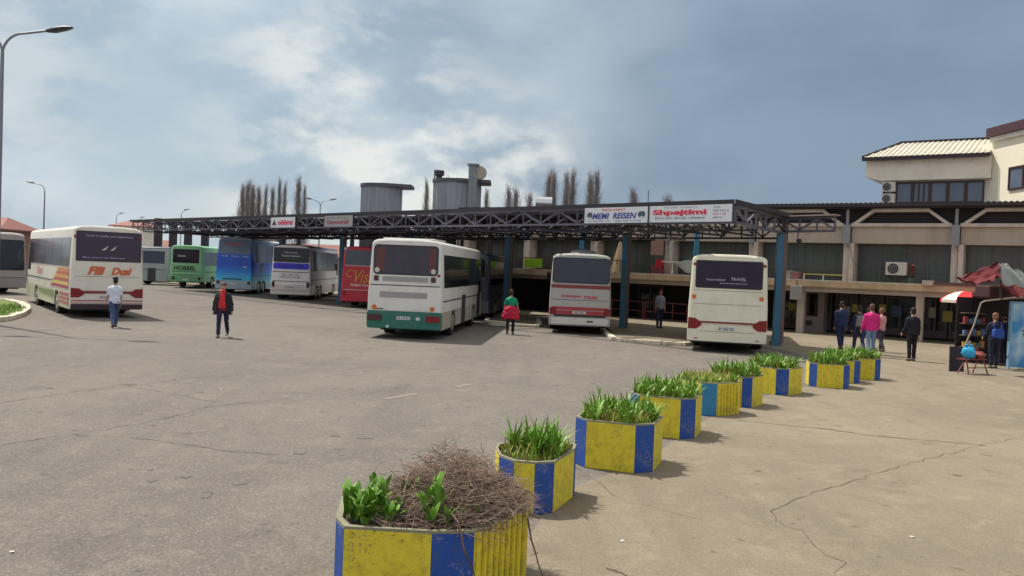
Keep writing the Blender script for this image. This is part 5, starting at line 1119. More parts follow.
        p0 = wr + d * 0.025 - perp * 0.03; b.tube([p0, p0 + d * 0.035 - perp * 0.022, p0 + d * 0.068 - perp * 0.026], [0.012, 0.0105, 0.008], 7)
        hip, kn, an, sa = J[sx]
        b.tube([hip + vec(0, 0, 0.03), hip.lerp(kn, 0.25), kn, kn.lerp(an, 0.3), an], [0.085, 0.082, 0.054, 0.055, 0.038], 12)
        fd = vec(0, -cos(sa * 0.6), 0.0 if an.z < 0.12 else -0.35); b.tube([an + vec(0, 0.04, -0.04), an + vec(0, 0, -0.045), an + vec(0, 0, -0.05) + fd * 0.15], [(0.034, 0.03), (0.038, 0.034), (0.034, 0.018)], 8, ref=(1, 0, 0))
    remeshed(b, 'body', SKIN, o, 0.0085)
    # clothes
    tm = mat('cloth_%d_%d_%d' % top, srgb(*top), 0.85, var=0.18, scale=9); bm_ = mat('cloth_%d_%d_%d' % bottom, srgb(*bottom), 0.88, var=0.18, scale=9)
    c = MB(); tt = [(T(0, hem), (0.172 * W_, 0.128))] + [(p + vec(0, 0, 0), (r[0] + 0.014, r[1] + 0.016)) for p, r in tors[1:-1]] + [(tors[-1][0] - vec(0, 0, 0.012), (0.066, 0.066))]
    c.tube([p for p, r in tt], [r for p, r in tt], 18, ref=(1, 0, 0))
    for sx in (-1, 1):
        sh, el, wr, d = arms[sx]
        pts = [T(0, 1.43) + vec(sx * 0.04, 0, 0), T(0, 1.405) + vec(sx * 0.11, 0, 0), sh, sh.lerp(el, 0.4), sh.lerp(el, 0.72)] if sleeve == 'short' else [T(0, 1.43) + vec(sx * 0.04, 0, 0), T(0, 1.405) + vec(sx * 0.11, 0, 0), sh, sh.lerp(el, 0.5), el, el.lerp(wr, 0.5), el.lerp(wr, 0.93)]
        c.tube(pts, [0.050, 0.058, 0.064, 0.062, 0.064] if sleeve == 'short' else [0.050, 0.058, 0.064, 0.061, 0.054, 0.050, 0.042], 12)
    remeshed(c, topname, tm, o, 0.013, disp=0.006, seed=seed)
    c = MB(); pt = [(T(0, 0.84), (0.155 * W_, 0.11)), (T(0, 0.90), (0.182 * W_, 0.128)), (T(0, 0.97), (0.176 * W_, 0.122)), (T(0, 1.02), (0.160 * W_, 0.115))]
    c.tube([p for p, r in pt], [r for p, r in pt], 16, ref=(1, 0, 0))
    for sx in (-1, 1):
        hip, kn, an, sa = J[sx]; c.tube([hip + vec(0, 0, 0.02), hip.lerp(kn, 0.3), kn, kn.lerp(an, 0.45), an.lerp(kn, 0.06)], [0.094, 0.092, 0.070, 0.066, 0.060], 12)
    remeshed(c, 'trousers', bm_, o, 0.013, disp=0.006, seed=seed + 1)
    for sx in (-1, 1):
        hip, kn, an, sa = J[sx]; s = MB(); fd = vec(0, -1, 0 if an.z < 0.12 else -0.3); s.tube([an + vec(0, 0.062, -0.035), an + vec(0, 0.04, -0.040), an + vec(0, -0.03, -0.038), an + vec(0, -0.02, -0.05) + fd * 0.12, an + vec(0, -0.02, -0.054) + fd * 0.175], [(0.03, 0.03), (0.043, 0.04), (0.046, 0.042), (0.047, 0.026), (0.028, 0.016)], 12, ref=(1, 0, 0)); s.build('shoe', mat('shoe_%d_%d_%d' % shoe, srgb(*shoe), 0.5), o, smooth=True)
    hm = mat('hair_%d_%d_%d' % hair, srgb(*hair), 0.7, var=0.3, scale=30)
    hb = MB(); hb.tube([Hh(0, 0.050, -0.095), Hh(0, 0.042, -0.04), Hh(0, 0.028, 0.02), Hh(0, 0.016, 0.06), Hh(0, 0.002, 0.10), Hh(0, 0.0, 0.132)], [(0.050, 0.040), (0.076, 0.062), (0.084, 0.080), (0.087, 0.096), (0.076, 0.094), (0.03, 0.04)], 14, ref=tuple(vec(ct, st_, 0)))
    if long_hair: hb.tube([Hh(0, 0.05, 0.06), Hh(0, 0.075, -0.04), Hh(0, 0.08, -0.13), Hh(0, 0.075, -0.2)], [(0.07, 0.04), (0.088, 0.05), (0.085, 0.045), (0.05, 0.025)], 12)
    remeshed(hb, 'hair', hm, o, 0.012, disp=0.004, seed=seed)
    for sx in (-1, 1):
        e_ = MB(); p = Hh(sx * 0.029, -0.078, 0.012); e_.ball(p, 0.011, 0.007, 0.006, 8, 5); e_.build('eye', mat('eye_dark', (0.05, 0.04, 0.04), 0.3), o, smooth=True)
    mo = MB(); mo.ball(Hh(0, -0.078, -0.058), 0.022, 0.008, 0.006, 8, 5); mo.build('mouth', mat('lips', srgb(140, 80, 76), 0.6), o, smooth=True)
    o.scale = (S_ * child, S_ * child, S_ * child)
    if extra: extra(o, T, J, arms, Hh, hz)
    return o
pw = person(G(114, 327.5), R(150), 'man in a white shirt and blue jeans walking behind the ivory coach', H=1.76, top=(205, 212, 228), bottom=(58, 76, 112), leg=(0.42, -0.36), knee=(0.15, 0.25), arm=(0.1, 0.25), elbow=(0.3, 0.6), turn=0.3, seed=1, sleeve='short')
pw.rotation_euler.z = R(215)
def jacket(o, T, J, arms, Hh, hz):
    jm = mat('black_coat', srgb(28, 27, 36), 0.8, var=0.25, scale=9)
    for sx in (-1, 1):
        c = MB(); c.tube([T(0.02, 1.44) + vec(sx * 0.07, 0, 0), T(0.02, 1.30) + vec(sx * 0.12, 0.0, 0), T(0.03, 1.05) + vec(sx * 0.15, 0, 0), T(0.03, 0.84) + vec(sx * 0.18, 0.0, 0), T(0.03, 0.74) + vec(sx * 0.20, 0, 0)], [(0.07, 0.09), (0.10, 0.15), (0.10, 0.15), (0.11, 0.15), (0.11, 0.13)], 12, ref=(1, 0, 0))
        sh, el, wr, d = arms[sx]; c.tube([T(0, 1.40) + vec(sx * 0.1, 0, 0), sh, sh.lerp(el, .5), el, el.lerp(wr, .95)], [0.07, 0.083, 0.074, 0.066, 0.058], 12); remeshed(c, 'coat_side', jm, o, 0.014, disp=0.006, seed=3)
    c = MB(); c.tube([T(0.06, 1.46), T(0.075, 1.25), T(0.08, 1.0), T(0.08, 0.78)], [(0.12, 0.06), (0.19, 0.07), (0.2, 0.07), (0.22, 0.06)], 12, ref=(1, 0, 0)); remeshed(c, 'coat_back', jm, o, 0.014)
    s = MB(); s.tube([T(-0.10, 1.47), T(-0.13, 1.38), T(-0.15, 1.25), T(-0.15, 1.08), T(-0.14, 0.95)], [(0.07, 0.03), (0.075, 0.04), (0.09, 0.035), (0.12, 0.03), (0.13, 0.02)], 12, ref=(1, 0, 0)); s.ball(T(-0.05, 1.49), 0.10, 0.10, 0.045); remeshed(s, 'red_scarf', mat('red_scarf', srgb(196, 42, 48), 0.8, var=0.2), o, 0.012, disp=0.006, seed=8)
person(G(222, 337.5), R(8), 'woman in a black coat and red scarf walking across the asphalt towards the camera', H=1.72, top=(120, 30, 50), bottom=(36, 38, 66), leg=(0.22, -0.28), knee=(0.1, 0.35), arm=(-0.15, 0.05), elbow=(0.15, 0.2), spread=0.32, female=True, hair=(60, 34, 30), seed=4, extra=jacket)
def waist(o, T, J, arms, Hh, hz):
    s = MB(); s.tube([T(0, 1.10), T(0.02, 1.03), T(0.03, 0.86), T(0.04, 0.66), T(0.05, 0.60)], [(0.19, 0.14), (0.25, 0.17), (0.32, 0.19), (0.36, 0.18), (0.33, 0.15)], 16, ref=(1, 0, 0)); remeshed(s, 'tied_jacket', mat('crimson_jacket', srgb(188, 22, 60), 0.75, var=0.2, scale=7), o, 0.014, disp=0.014, seed=5)
person(G(510, 334.5), R(175), 'person in a green shirt with a crimson jacket tied round the waist, seen from behind', H=1.72, top=(22, 142, 112), bottom=(30, 30, 40), sleeve='short', leg=(0.10, -0.12), knee=(0.05, 0.3), arm=(0.1, 0.15), elbow=(0.9, 0.9), spread=0.3, female=True, hair=(60, 34, 34), seed=6, extra=waist)
person(G(659, 328, 0.10), R(10), 'man in a grey shirt and dark blue trousers standing by the barrier', H=1.76, top=(134, 138, 152), bottom=(38, 44, 74), leg=(0.06, -0.06), knee=(0.03, 0.05), arm=(0.0, 0.05), elbow=(0.2, 0.3), seed=7, sleeve='short')
person(G(840, 349.5), R(182), 'man in a dark navy jacket seen from behind, leftmost of the plaza group', H=1.80, top=(34, 48, 84), bottom=(36, 50, 82), leg=(0.2, -0.12), knee=(0.08, 0.3), arm=(0.12, -0.1), elbow=(0.2, 0.25), build_=1.18, seed=8, topname='jacket')
def vest(o, T, J, arms, Hh, hz):
    c = MB(); c.tube([T(0.02, 1.40), T(0.03, 1.2), T(0.03, 1.0)], [(0.16, 0.12), (0.155, 0.125), (0.16, 0.13)], 14, ref=(1, 0, 0)); remeshed(c, 'grey_vest', mat('grey_green_vest', srgb(126, 132, 128), 0.8, var=0.15), o, 0.014)
person(G(858, 353), R(178), 'man with a grey vest over dark sleeves walking beside the one in pink', H=1.72, top=(34, 36, 62), bottom=(48, 58, 92), leg=(-0.2, 0.3), knee=(0.35, 0.1), arm=(0.1, 0.2), elbow=(0.3, 0.2), seed=9, extra=vest)
person(G(870, 356.5), R(180), 'person in a bright pink shirt and pale blue jeans seen from behind', H=1.80, top=(212, 42, 128), bottom=(112, 134, 166), leg=(0.06, -0.08), knee=(0.03, 0.15), arm=(0.15, 0.1), elbow=(0.5, 0.4), spread=0.15, build_=1.25, hair=(84, 60, 52), seed=10)
person(G(880, 352), R(200), 'person in a pale pink top half hidden behind the one in bright pink', H=1.62, top=(206, 150, 150), bottom=(60, 56, 76), leg=(0.15, -0.2), knee=(0.05, 0.3), arm=(0.1, 0.0), elbow=(0.3, 0.3), female=True, hair=(120, 84, 66), seed=11, sleeve='short')
person(G(911, 361), R(185), 'person in black clothes standing alone on the plaza', H=1.76, top=(20, 20, 34), bottom=(20, 16, 22), leg=(0.04, -0.04), knee=(0.02, 0.05), arm=(-0.05, 0.15), elbow=(0.2, 0.6), build_=1.1, seed=12, topname='jacket')
person(G(993, 368.5), R(175), 'man in dark blue clothes standing at the kiosk with his back to the camera', H=1.74, top=(26, 32, 62), bottom=(24, 28, 48), leg=(0.05, -0.06), knee=(0.02, 0.06), arm=(0.3, 0.3), elbow=(0.7, 0.7), hair=(130, 90, 70), seed=13, topname='jacket')
person(G(1003, 366), R(165), 'person in dark clothes beside the blue poster panel of the kiosk', H=1.68, top=(30, 34, 74), bottom=(26, 26, 44), arm=(0.2, 0.2), elbow=(0.6, 0.6), leg=(0.05, -0.03), knee=(0.02, 0.04), seed=14)
# shoulder bag carried by the kiosk man
p = G(993, 368.5); b = MB(); b.ext([(x, -0.07, z) for x, z in rrect(-0.16, 0.16, -0.14, 0.14, 0.07)], (0, 0.14, 0)); b.tube([(-0.1, 0.0, 0.13), (-0.13, 0.05, 0.3), (-0.11, 0.12, 0.36)], 0.012, 5); b.tube([(0.1, 0.0, 0.13), (0.13, 0.05, 0.3), (0.11, 0.12, 0.36)], 0.012, 5); o = b.build('backpack', mat('cobalt_bag', srgb(34, 66, 150), 0.7, var=0.2), None, smooth=True); o.location = (p.x - 0.02, p.y - 0.22, 1.12); tag(o, 'cobalt blue bag worn low on the back of the man at the kiosk', 'bag')

def lump(b, seed, amp):
    rnd = random.Random(seed); b.v = [tuple(c + rnd.uniform(-amp, amp) for c in v) for v in b.v]
# ------------------------------------------------------------------ kiosk and its things
kx = G(1011, 369); ko = empty('kiosk', (kx.x, kx.y, 0), 0, 'small street kiosk with a blue poster side and red patched roof at the right edge', 'kiosk')
def poster_mat():
    m = bpy.data.materials.new('blue_poster'); m.use_nodes = True; t = m.node_tree; l = t.links.new; b = t.nodes['Principled BSDF']
    tcn = N('ShaderNodeTexCoord', t); no = N('ShaderNodeTexNoise', t, i_Scale=1.1, i_Detail=2.0, i_Distortion=0.2); l(tcn.outputs['Object'], no.inputs[0]); cr = N('ShaderNodeValToRGB', t); l(no.outputs['Fac'], cr.inputs[0])
    e = cr.color_ramp.elements; e[0].position = 0.42; e[0].color = (*srgb(52, 132, 188), 1); e[1].position = 0.62; e[1].color = (*srgb(182, 208, 218), 1); l(cr.outputs[0], b.inputs['Base Color']); b.inputs['Roughness'].default_value = 0.4; return m
MB().box(-0.05, 1.5, 0, 0.06, 0.06, 2.08).build('poster_panel', poster_mat(), ko)
f = MB(); f.box(-0.11, -0.052, -0.02, 0.09, 0, 2.14); f.box(-0.05, 1.5, -0.01, 0.07, 2.082, 2.14); f.build('panel_frame', mat('pale_blue_frame', srgb(120, 160, 190), 0.5), ko)
text_on('lettering', 'TAXI', mat('poster_navy', srgb(30, 40, 110), 0.5), ko, (0.28, -0.004, 1.05), (1, 0, 0), (0, 0, 1), 0.5, 0.2, offset=0.02)
b = MB(); b.box(-0.2, 1.5, 1.9, 2.0, 0, 2.2); b.box(-0.78, -0.201, 1.951, 2.0, 0, 2.2); b.build('back_wall', M_wing, ko)
sh = MB()
for z in (0.5, 0.9, 1.3, 1.65): sh.box(-0.71, 0.0, 1.55, 1.9, z, z + 0.03)
s1_ = sh.build('shelf', mat('shelf_brown', srgb(92, 70, 60), 0.7), ko)
rnd = random.Random(4)
gcols = [mat('pack_a', srgb(190, 140, 60), 0.6), mat('pack_b', srgb(150, 60, 60), 0.6), mat('pack_c', srgb(90, 120, 150), 0.6), mat('pack_d', srgb(190, 185, 170), 0.6)]
for z in (0.53, 0.93, 1.33):
    for j in range(5):
        hh = rnd.uniform(0.14, 0.24); b = MB().box(-0.06, 0.06, -0.06, 0.06, 0, hh); ob = b.build('goods_box', gcols[rnd.randrange(4)], None, bevel=0.006); ob.location = (kx.x - 0.62 + j * 0.145, kx.y + 1.68, z + 0.001); ob['category'] = 'box'; ob['group'] = 'small boxes on the kiosk shelves'; ob['label'] = '%s small box on the %s shelf inside the kiosk' % (('leftmost', 'second', 'middle', 'fourth', 'rightmost')[j], {0.53: 'lowest', 0.93: 'middle', 1.33: 'upper'}[z])
# slanting frame
fr = MB(); P_ = lambda px, py, d: (lambda q: (q.x - kx.x, q.y - kx.y, q.z))(D(px, py, d)); fr.tube([P_(962, 352, 26.6), P_(974, 325, 26.6), P_(981, 303, 26.6), P_(985, 301, 26.6), P_(1012, 298, 26.6)], 0.026, 8); fr.tube([P_(1012, 298, 26.6), P_(1030, 297, 26.6)], 0.03, 6); fr.build('bent_pipe_frame', mat('pale_pipe', srgb(150, 138, 128), 0.5), ko)
bb = MB(); bb.box(-0.75, -0.1, 0.1, 1.0, 2.20, 2.62); bb.box(-0.3, 1.5, 0.05, 2.0, 2.18, 2.42); bb.build('roof_bundle', mat('dark_red_bundle', srgb(62, 30, 34), 0.8, var=0.3), ko, bevel=0.06)
def tarp(px0, px1, pts, m, name, label, d=26.5):
    b = MB(); V = [D(px, py, d + dd) for px, py, dd in pts]; n = len(V) - 1; b.add([tuple(v) for v in V] + [tuple(v + Vector((0, 0.06, -0.03))) for v in V], [(i, i + 1, n) for i in range(n - 1)] + [(n + 1 + i, n + 2 + i, 2 * n + 1) for i in range(n - 1)] + [(i, i + 1, n + 2 + i, n + 1 + i) for i in range(n)])
    o = b.build(name, m, ko, smooth=True); bmx = bmesh.new(); bmx.from_mesh(o.data); bmesh.ops.triangulate(bmx, faces=bmx.faces); bmesh.ops.subdivide_edges(bmx, edges=bmx.edges, cuts=5, use_grid_fill=True)
    for v in bmx.verts: q = v.co; v.co.z += 0.045 * sin(q.x * 9 + q.y * 4) + 0.03 * sin(q.x * 21 - q.z * 17 + 1); v.co.y += 0.05 * sin(q.x * 13 + q.z * 11)
    bmx.to_mesh(o.data); bmx.free(); o['label'] = label; o.location = -Vector((kx.x, kx.y, 0))
M_tarp = mat('red_tarp', srgb(98, 16, 26), 0.75, var=0.25, scale=2)
tarp(0, 0, [(957, 279, -1), (972, 273, -0.6), (985, 268, -0.3), (999, 262, 0), (1001, 275, -0.6), (990, 281, -1.2), (974, 283, -1.4), (957, 279, -1)], M_tarp, 'awning', 'red tarpaulin awning')
tarp(0, 0, [(999, 262, 0), (1003, 263, 0.2), (1014, 270, 0.5), (1030, 276, 0.8), (1030, 288, 0.2), (1014, 287, 0), (1003, 284, -0.4), (999, 262, 0)], mat('grey_tarp', srgb(150, 156, 150), 0.75, var=0.15), 'awning', 'grey white tarpaulin awning')
tarp(0, 0, [(1001, 284, -0.2), (1014, 287, 0), (1030, 289, 0), (1030, 296, -0.5), (1012, 294, -0.5), (1001, 284, -0.2)], M_tarp, 'awning', 'red tarpaulin awning')
b = MB(); b.tube([P_(1000, 262, 26.6), P_(1001, 300, 26.6)], 0.03, 6); b.build('mast', M_dark, ko)
# parasol
p = G(961, 347.5, 0); uo = empty('parasol', p, 0, 'open red and white parasol beside the kiosk', 'parasol')
MB().tube([(0, 0, 0), (0, 0, 2.36)], 0.025, 8).build('pole', mat('white_pole', srgb(190, 186, 180), 0.4), uo)
M_cr = mat('parasol_red', srgb(216, 40, 46), 0.7); M_cw = mat('parasol_white', srgb(220, 208, 196), 0.7); K = 8; b = MB(); rr0 = 0.92
prof = [(0.0, 2.38), (0.35, 2.32), (0.68, 2.18), (0.92, 2.0)]
for k in range(K):
    b.cur = 1 if k in (4,) else 0
    a0, a1 = 2 * pi * k / K, 2 * pi * (k + 1) / K
    for (r0, z0), (r1, z1) in zip(prof, prof[1:]): b.add([(r0 * cos(a0), r0 * sin(a0), z0), (r1 * cos(a0), r1 * sin(a0), z1), (r1 * cos(a1), r1 * sin(a1), z1), (r0 * cos(a1), r0 * sin(a1), z0)], [(0, 1, 2, 3)])
    b.add([(0.92 * cos(a0), 0.92 * sin(a0), 2.0), (0.92 * cos(a1), 0.92 * sin(a1), 2.0), (0.92 * cos(a1), 0.92 * sin(a1), 1.88), (0.92 * cos(a0), 0.92 * sin(a0), 1.88)], [(0, 1, 2, 3)])
ob = b.build('canopy', [M_cr, M_cw], uo); text_on('lettering', 'Coca-Cola', M_cw, uo, (-0.38, -0.90, 1.90), (1, 0, 0), (0, 0, 1), 0.7, 0.085, shear=0.3) if False else None
ri = MB()
for k in range(K): a = 2 * pi * k / K; ri.tube([(0.03 * cos(a), 0.03 * sin(a), 1.9), (0.6 * cos(a), 0.6 * sin(a), 2.2)], 0.008, 4)
ri.build('ribs', M_chrome, uo)
p = G(967, 352); b = MB(); b.box(-0.25, 0.25, -0.2, 0.3, 0.004, 1.1); o = b.build('freezer_box', M_white, None, bevel=0.02); o.location = p; tag(o, 'white chest standing under the open parasol', 'box')
# board leaning by the folding chair, chair, blue bag
p = G(956, 371.5); b = MB(); b.ext([(-0.24, -0.1, 0), (0.24, 0.0, 0), (0.33, 0.28, 0.72), (-0.10, 0.2, 0.74)], (0.0, 0.06, 0.0)); o = b.build('leaning_board', mat('black_board', srgb(30, 20, 34), 0.6), None); o.location = p; tag(o, 'black board leaning against the folding chair', 'board')
p = G(972, 374); co = empty('folding_chair', p, R(20), 'red brown folding chair on the plaza beside the kiosk', 'chair'); M_ch = mat('red_brown_wood', srgb(120, 52, 48), 0.6, var=0.2)
b = MB()
for y in (-0.14, -0.05, 0.04, 0.13): b.box(-0.42, 0.42, y, y + 0.07, 0.42, 0.445)
b.build('seat', M_ch, co)
b = MB(); b.tube([(-0.40, -0.15, 0.41), (-0.30, -0.15, 0.0)], 0.02, 6); b.tube([(-0.40, 0.15, 0.0), (-0.1, 0.15, 0.41)], 0.02, 6); b.build('leg', M_ch, co)
b = MB(); b.tube([(0.25, -0.15, 0.41), (0.45, -0.15, 0.0)], 0.02, 6); b.tube([(0.38, 0.15, 0.41), (0.18, 0.15, 0.0)], 0.02, 6); b.build('leg', M_ch, co)
MB().tube([(-0.35, -0.15, 0.2), (0.35, -0.15, 0.2)], 0.014, 6).build('stretcher', M_ch, co)
MB().box(-0.1, 0.42, 0.19, 0.22, 0.55, 0.78).build('backrest', M_ch, co); b = MB(); b.tube([(-0.08, 0.2, 0.42), (-0.08, 0.2, 0.6)], 0.018, 6); b.tube([(0.38, 0.2, 0.42), (0.38, 0.2, 0.6)], 0.018, 6); b.build('back_stile', M_ch, co)
b = MB(); b.ball((0, 0, 0.17), 0.19, 0.16, 0.18, 14, 9); b.tube([(-0.05, 0, 0.32), (-0.09, 0, 0.40), (-0.04, 0, 0.42)], 0.015, 6); b.tube([(0.05, 0, 0.32), (0.09, 0, 0.40), (0.05, 0, 0.42)], 0.015, 6)
lump(b, 1, 0.03); o = b.build('plastic_bag', mat('turquoise_bag', srgb(40, 160, 205), 0.35, var=0.25, scale=6), None, smooth=True); o.location = p + Vector((-0.16, -0.05, 0.45)); tag(o, 'turquoise plastic bag sitting on the folding chair', 'bag')
b = MB(); b.ball((0, 0, 0.1), 0.16, 0.13, 0.11, 12, 7); lump(b, 2, 0.035); o = b.build('bundle', mat('rust_bundle', srgb(128, 62, 54), 0.8, var=0.3), None, smooth=True); o.location = p + Vector((0.2, 0.02, 0.45)); tag(o, 'rust coloured cloth bundle beside the turquoise bag on the chair', 'bundle')

# ------------------------------------------------------------------ towers behind the canopy
M_tow = mat('ribbed_grey_concrete', srgb(158, 162, 172), 0.8, var=0.16, scale=1.0, bump=0.2, dirt=srgb(90, 88, 92), dirt_amt=0.4, stretch=(3, 3, 0.25))
def tower(px0, px1, py_top, d, label, slab_px, extra=None):
    a, c = D(px0, py_top, d), D(px1, py_top, d); w_ = (c - a).length; o = empty('stair_tower', ((a.x + c.x) / 2, a.y, 0), 0, label, 'tower'); zt = a.z
    K = 28; pts = [(w_ / 2 * 1.0 * cos(2 * pi * k / K), w_ / 2 * 0.9 * sin(2 * pi * k / K)) for k in range(K)]; b = MB(); b.prism(pts, 0, zt)
    for k in range(K): x, y = pts[k]; b.tube([(x * 1.003, y * 1.003, 0.5), (x * 1.003, y * 1.003, zt - 0.05)], 0.05, 4)
    b.build('shaft', M_tow, o)
    e = D(slab_px, py_top, d).x - o.location.x; r = w_ / 2 + 0.12
    q = [(r * cos(2 * pi * k / 20), r * 0.9 * sin(2 * pi * k / 20)) for k in range(5, 16)]; q = [(-x if False else x, y) for x, y in q] + [(0.3, -r * 0.95), (e, -r * 0.6), (e, r * 0.6), (0.3, r * 0.95)]
    MB().prism(q, zt + 0.002, zt + 0.22).build('roof_slab', mat('slab_dark_concrete', srgb(92, 92, 98), 0.8), o)
    return o, zt, w_
o, zt, w_ = tower(362, 402, 187, 60, 'left plain round grey tower behind the canopy', 413)
o, zt, w_ = tower(434, 481, 182.5, 60, 'right round grey tower with chimney, mast and dish behind the canopy', 491)
b = MB(); x = D(439, 180, 60).x - o.location.x; b.tube([(x, 0, zt), (x, 0, zt + 0.5)], 0.22, 10); b.tube([(x, 0, zt + 0.5), (x, 0, zt + 0.85)], 0.36, 10); b.build('chimney', M_dark, o)
b = MB(); x = D(474, 180, 60).x - o.location.x; b.box(x - 0.3, x + 0.3, -1.75, -1.45, zt - 4.5, zt + 1.1); b.box(x - 0.4, x + 0.4, -1.85, -1.4, zt + 1.101, zt + 1.22); b.build('mast', mat('zinc_pipe', srgb(130, 135, 140), 0.5, var=0.2), o)
b = MB(); b.disc((x + 0.45, -1.6, zt + 0.65), (0.25, -1, 0.15), 0.50, 0.05, 18, 0.42); b.build('dish', mat('dish_cream', srgb(168, 160, 140), 0.6), o); MB().tube([(x + .3, -1.5, zt + 0.4), (x + 0.45, -1.62, zt + 0.65)], 0.04, 6).build('dish_arm', M_dark, o)
b = MB(); xx = D(434.5, 180, 60).x - o.location.x; b.tube([(xx, 0, zt), (xx, 0, zt + 0.9)], 0.05, 6); b.build('antenna', M_dark, o)
# grey block beneath the towers
gb = empty('grey_block', (0, 0, 0), 0, 'grey concrete annex with small dark windows behind the coaches', 'building'); a, c = D(372, 260, 58), D(478, 260, 58)
MB().box(a.x, c.x, 58, 66, 0, 4.9).build('wall', mat('grey_render', srgb(122, 118, 118), 0.85, var=0.14, dirt=srgb(84, 78, 78), dirt_amt=0.4), gb)
for px in (408, 427, 449, 468):
    x = D(px, 240, 58).x; w1 = MB().box(x - 0.5, x + 0.5, 57.93, 57.98, 3.3, 4.4).build('window', M_glass, gb); f = MB(); f.box(x - 0.56, x - 0.5, 57.9, 57.99, 3.25, 4.45); f.box(x + 0.5, x + 0.56, 57.9, 57.99, 3.25, 4.45); f.box(x - 0.501, x + 0.501, 57.91, 57.99, 3.24, 3.3); f.build('frame', M_frame, w1)
    w1 = MB().box(x - 0.5, x + 0.5, 57.93, 57.98, 0.2, 2.2).build('window', M_glass, gb)
# satellite drum and antenna on the station roof
o = empty('water_drum', D(545, 203, 62), 0, 'small shiny drum above the canopy, left of the signs', 'drum'); b = MB(); b.tube([(-0.7, 0, 0), (0.5, 0, 0)], 0.45, 14); b.build('drum', mat('shiny_metal', (0.65, 0.65, 0.66), 0.2, metal=0.9), o, smooth=True); b = MB()
for x in (-0.5, 0.3): b.box(x - 0.05, x + 0.05, -0.05, 0.05, -2.5, -0.45)
b.build('stand', M_dark, o)
a = D(648, 204, 33); b = MB(); b.tube([(0, 0, 0), (0, 0, 0.75)], 0.015, 5); o = b.build('antenna_rod', M_dark, None); o.location = (a.x, a.y, 5.05); tag(o, 'thin antenna rod standing on the canopy above the two signs', 'antenna')

# ------------------------------------------------------------------ street lamps
M_pole = mat('lamp_pole_steel', srgb(128, 132, 138), 0.45, var=0.12, metal=0.4)
M_head = mat('lamp_head_dark', srgb(48, 54, 66), 0.5)
def street_lamp(px, py_top, d, arms, label, z0=0.0, group=None, h=None):
    a = D(px, py_top, d); h = a.z; o = empty('street_lamp', (a.x, a.y, 0), 0, label, 'street lamp')
    MB().tube([(0, 0, 0), (0, 0, 0.4), (0, 0, h * 0.6), (0, 0, h - 0.7)], [0.12, 0.10, 0.075, 0.055], 10).build('pole', M_pole, o, smooth=True)
    for an, ln in arms:
        dx, dy = cos(an), sin(an); b = MB(); P = [(0, 0, h - 0.75)]
        for k in range(1, 8): t = R(90 * k / 7); r = 0.7; P.append((dx * r * (1 - cos(t)), dy * r * (1 - cos(t)), h - 0.75 + r * sin(t)))
        P.append((dx * ln, dy * ln, h + 0.08)); b.tube(P, 0.04, 8); am = b.build('arm', M_pole, o, smooth=True)
        hb = MB(); hb.tube([(dx * (ln - 0.1), dy * (ln - 0.1), h + 0.06), (dx * (ln + 0.15), dy * (ln + 0.15), h + 0.1), (dx * (ln + 0.5), dy * (ln + 0.5), h + 0.17), (dx * (ln + 0.72), dy * (ln + 0.72), h + 0.20)], [(0.10, 0.05), (0.17, 0.10), (0.16, 0.08), (0.08, 0.03)], 12, ref=(-dy, dx, 0)); hb.build('lamp_head', M_head, am, smooth=True)
    return o
street_lamp(3, 31, 28, ((0.0, 1.55), (pi, 1.5)), 'tall double armed street lamp at the left edge of the photo')
street_lamp(45, 184, 86, ((R(178), 1.2),), 'single armed street lamp behind the ivory coach')
street_lamp(320.5, 200, 97, ((0.0, 1.1), (pi, 1.1)), 'double armed street lamp rising behind the canopy')
street_lamp(181.5, 210, 127, ((0.0, 0.5),), 'distant street lamp above the canopy, above the green coach')
street_lamp(116.5, 213.5, 148, ((0.0, 0.6),), 'far small street lamp above the ivory coach')
street_lamp(139, 217.5, 168, ((0.0, 0.4),), 'farthest street lamp, only its head above the canopy end')
# thin pole with grey box beside the corner column is part of the canopy; low houses at the left
M_redroof = mat('red_tiles', srgb(138, 92, 84), 0.8, var=0.15, scale=3)
def house(px0, px1, d, zw, zr, label, wall, over=0.4, dp=6):
    a, c = D(px0, 255, d), D(px1, 255, d); x0, x1 = a.x, c.x; o = empty('house', ((x0 + x1) / 2, d, 0), 0, label, 'house'); w_ = (x1 - x0) / 2
    MB().box(-w_, w_, 0, dp, 0, zw).build('wall', wall, o); b = MB(); b.ext([(-w_ - over, -over, zw), (w_ + over, -over, zw), (w_ - 1.0, dp / 2, zr), (-w_ + 1.0, dp / 2, zr)], (0, 0, 0.12)); b.ext([(-w_ - over, dp + over, zw), (w_ + over, dp + over, zw), (w_ - 1.0, dp / 2 + .01, zr), (-w_ + 1.0, dp / 2 + .01, zr)], (0, 0, 0.12)); b.ext([(w_ + over, -over, zw), (w_ + over, dp + over, zw), (w_ - 1.0, dp / 2, zr)], (0, 0, 0.12)); b.build('roof', M_redroof, o)
    for k in range(max(2, int(w_ * 2 / 3))):
        x = -w_ + 1.2 + k * 3.0
        if x < w_ - 1: MB().box(x, x + 1.1, -0.05, -0.003, 1.0, 2.3).build('window', M_glass, o)
M_wallr = mat('brick_brown', srgb(146, 110, 92), 0.85, var=0.15, scale=3)
house(-80, -2, 74, 4.2, 5.3, 'low house with a pale red roof behind the coach at the left edge', M_wallr)
house(112, 142, 104, 5.9, 6.75, 'small house with a faded red roof beyond the left end of the canopy', M_upw)
house(60, 170, 160, 3.2, 5.4, 'brown low house seen under the far end of the canopy', M_wallr)
house(270, 345, 150, 3.4, 5.6, 'low brown house seen under the canopy behind the violet and blue coaches', M_wallr)

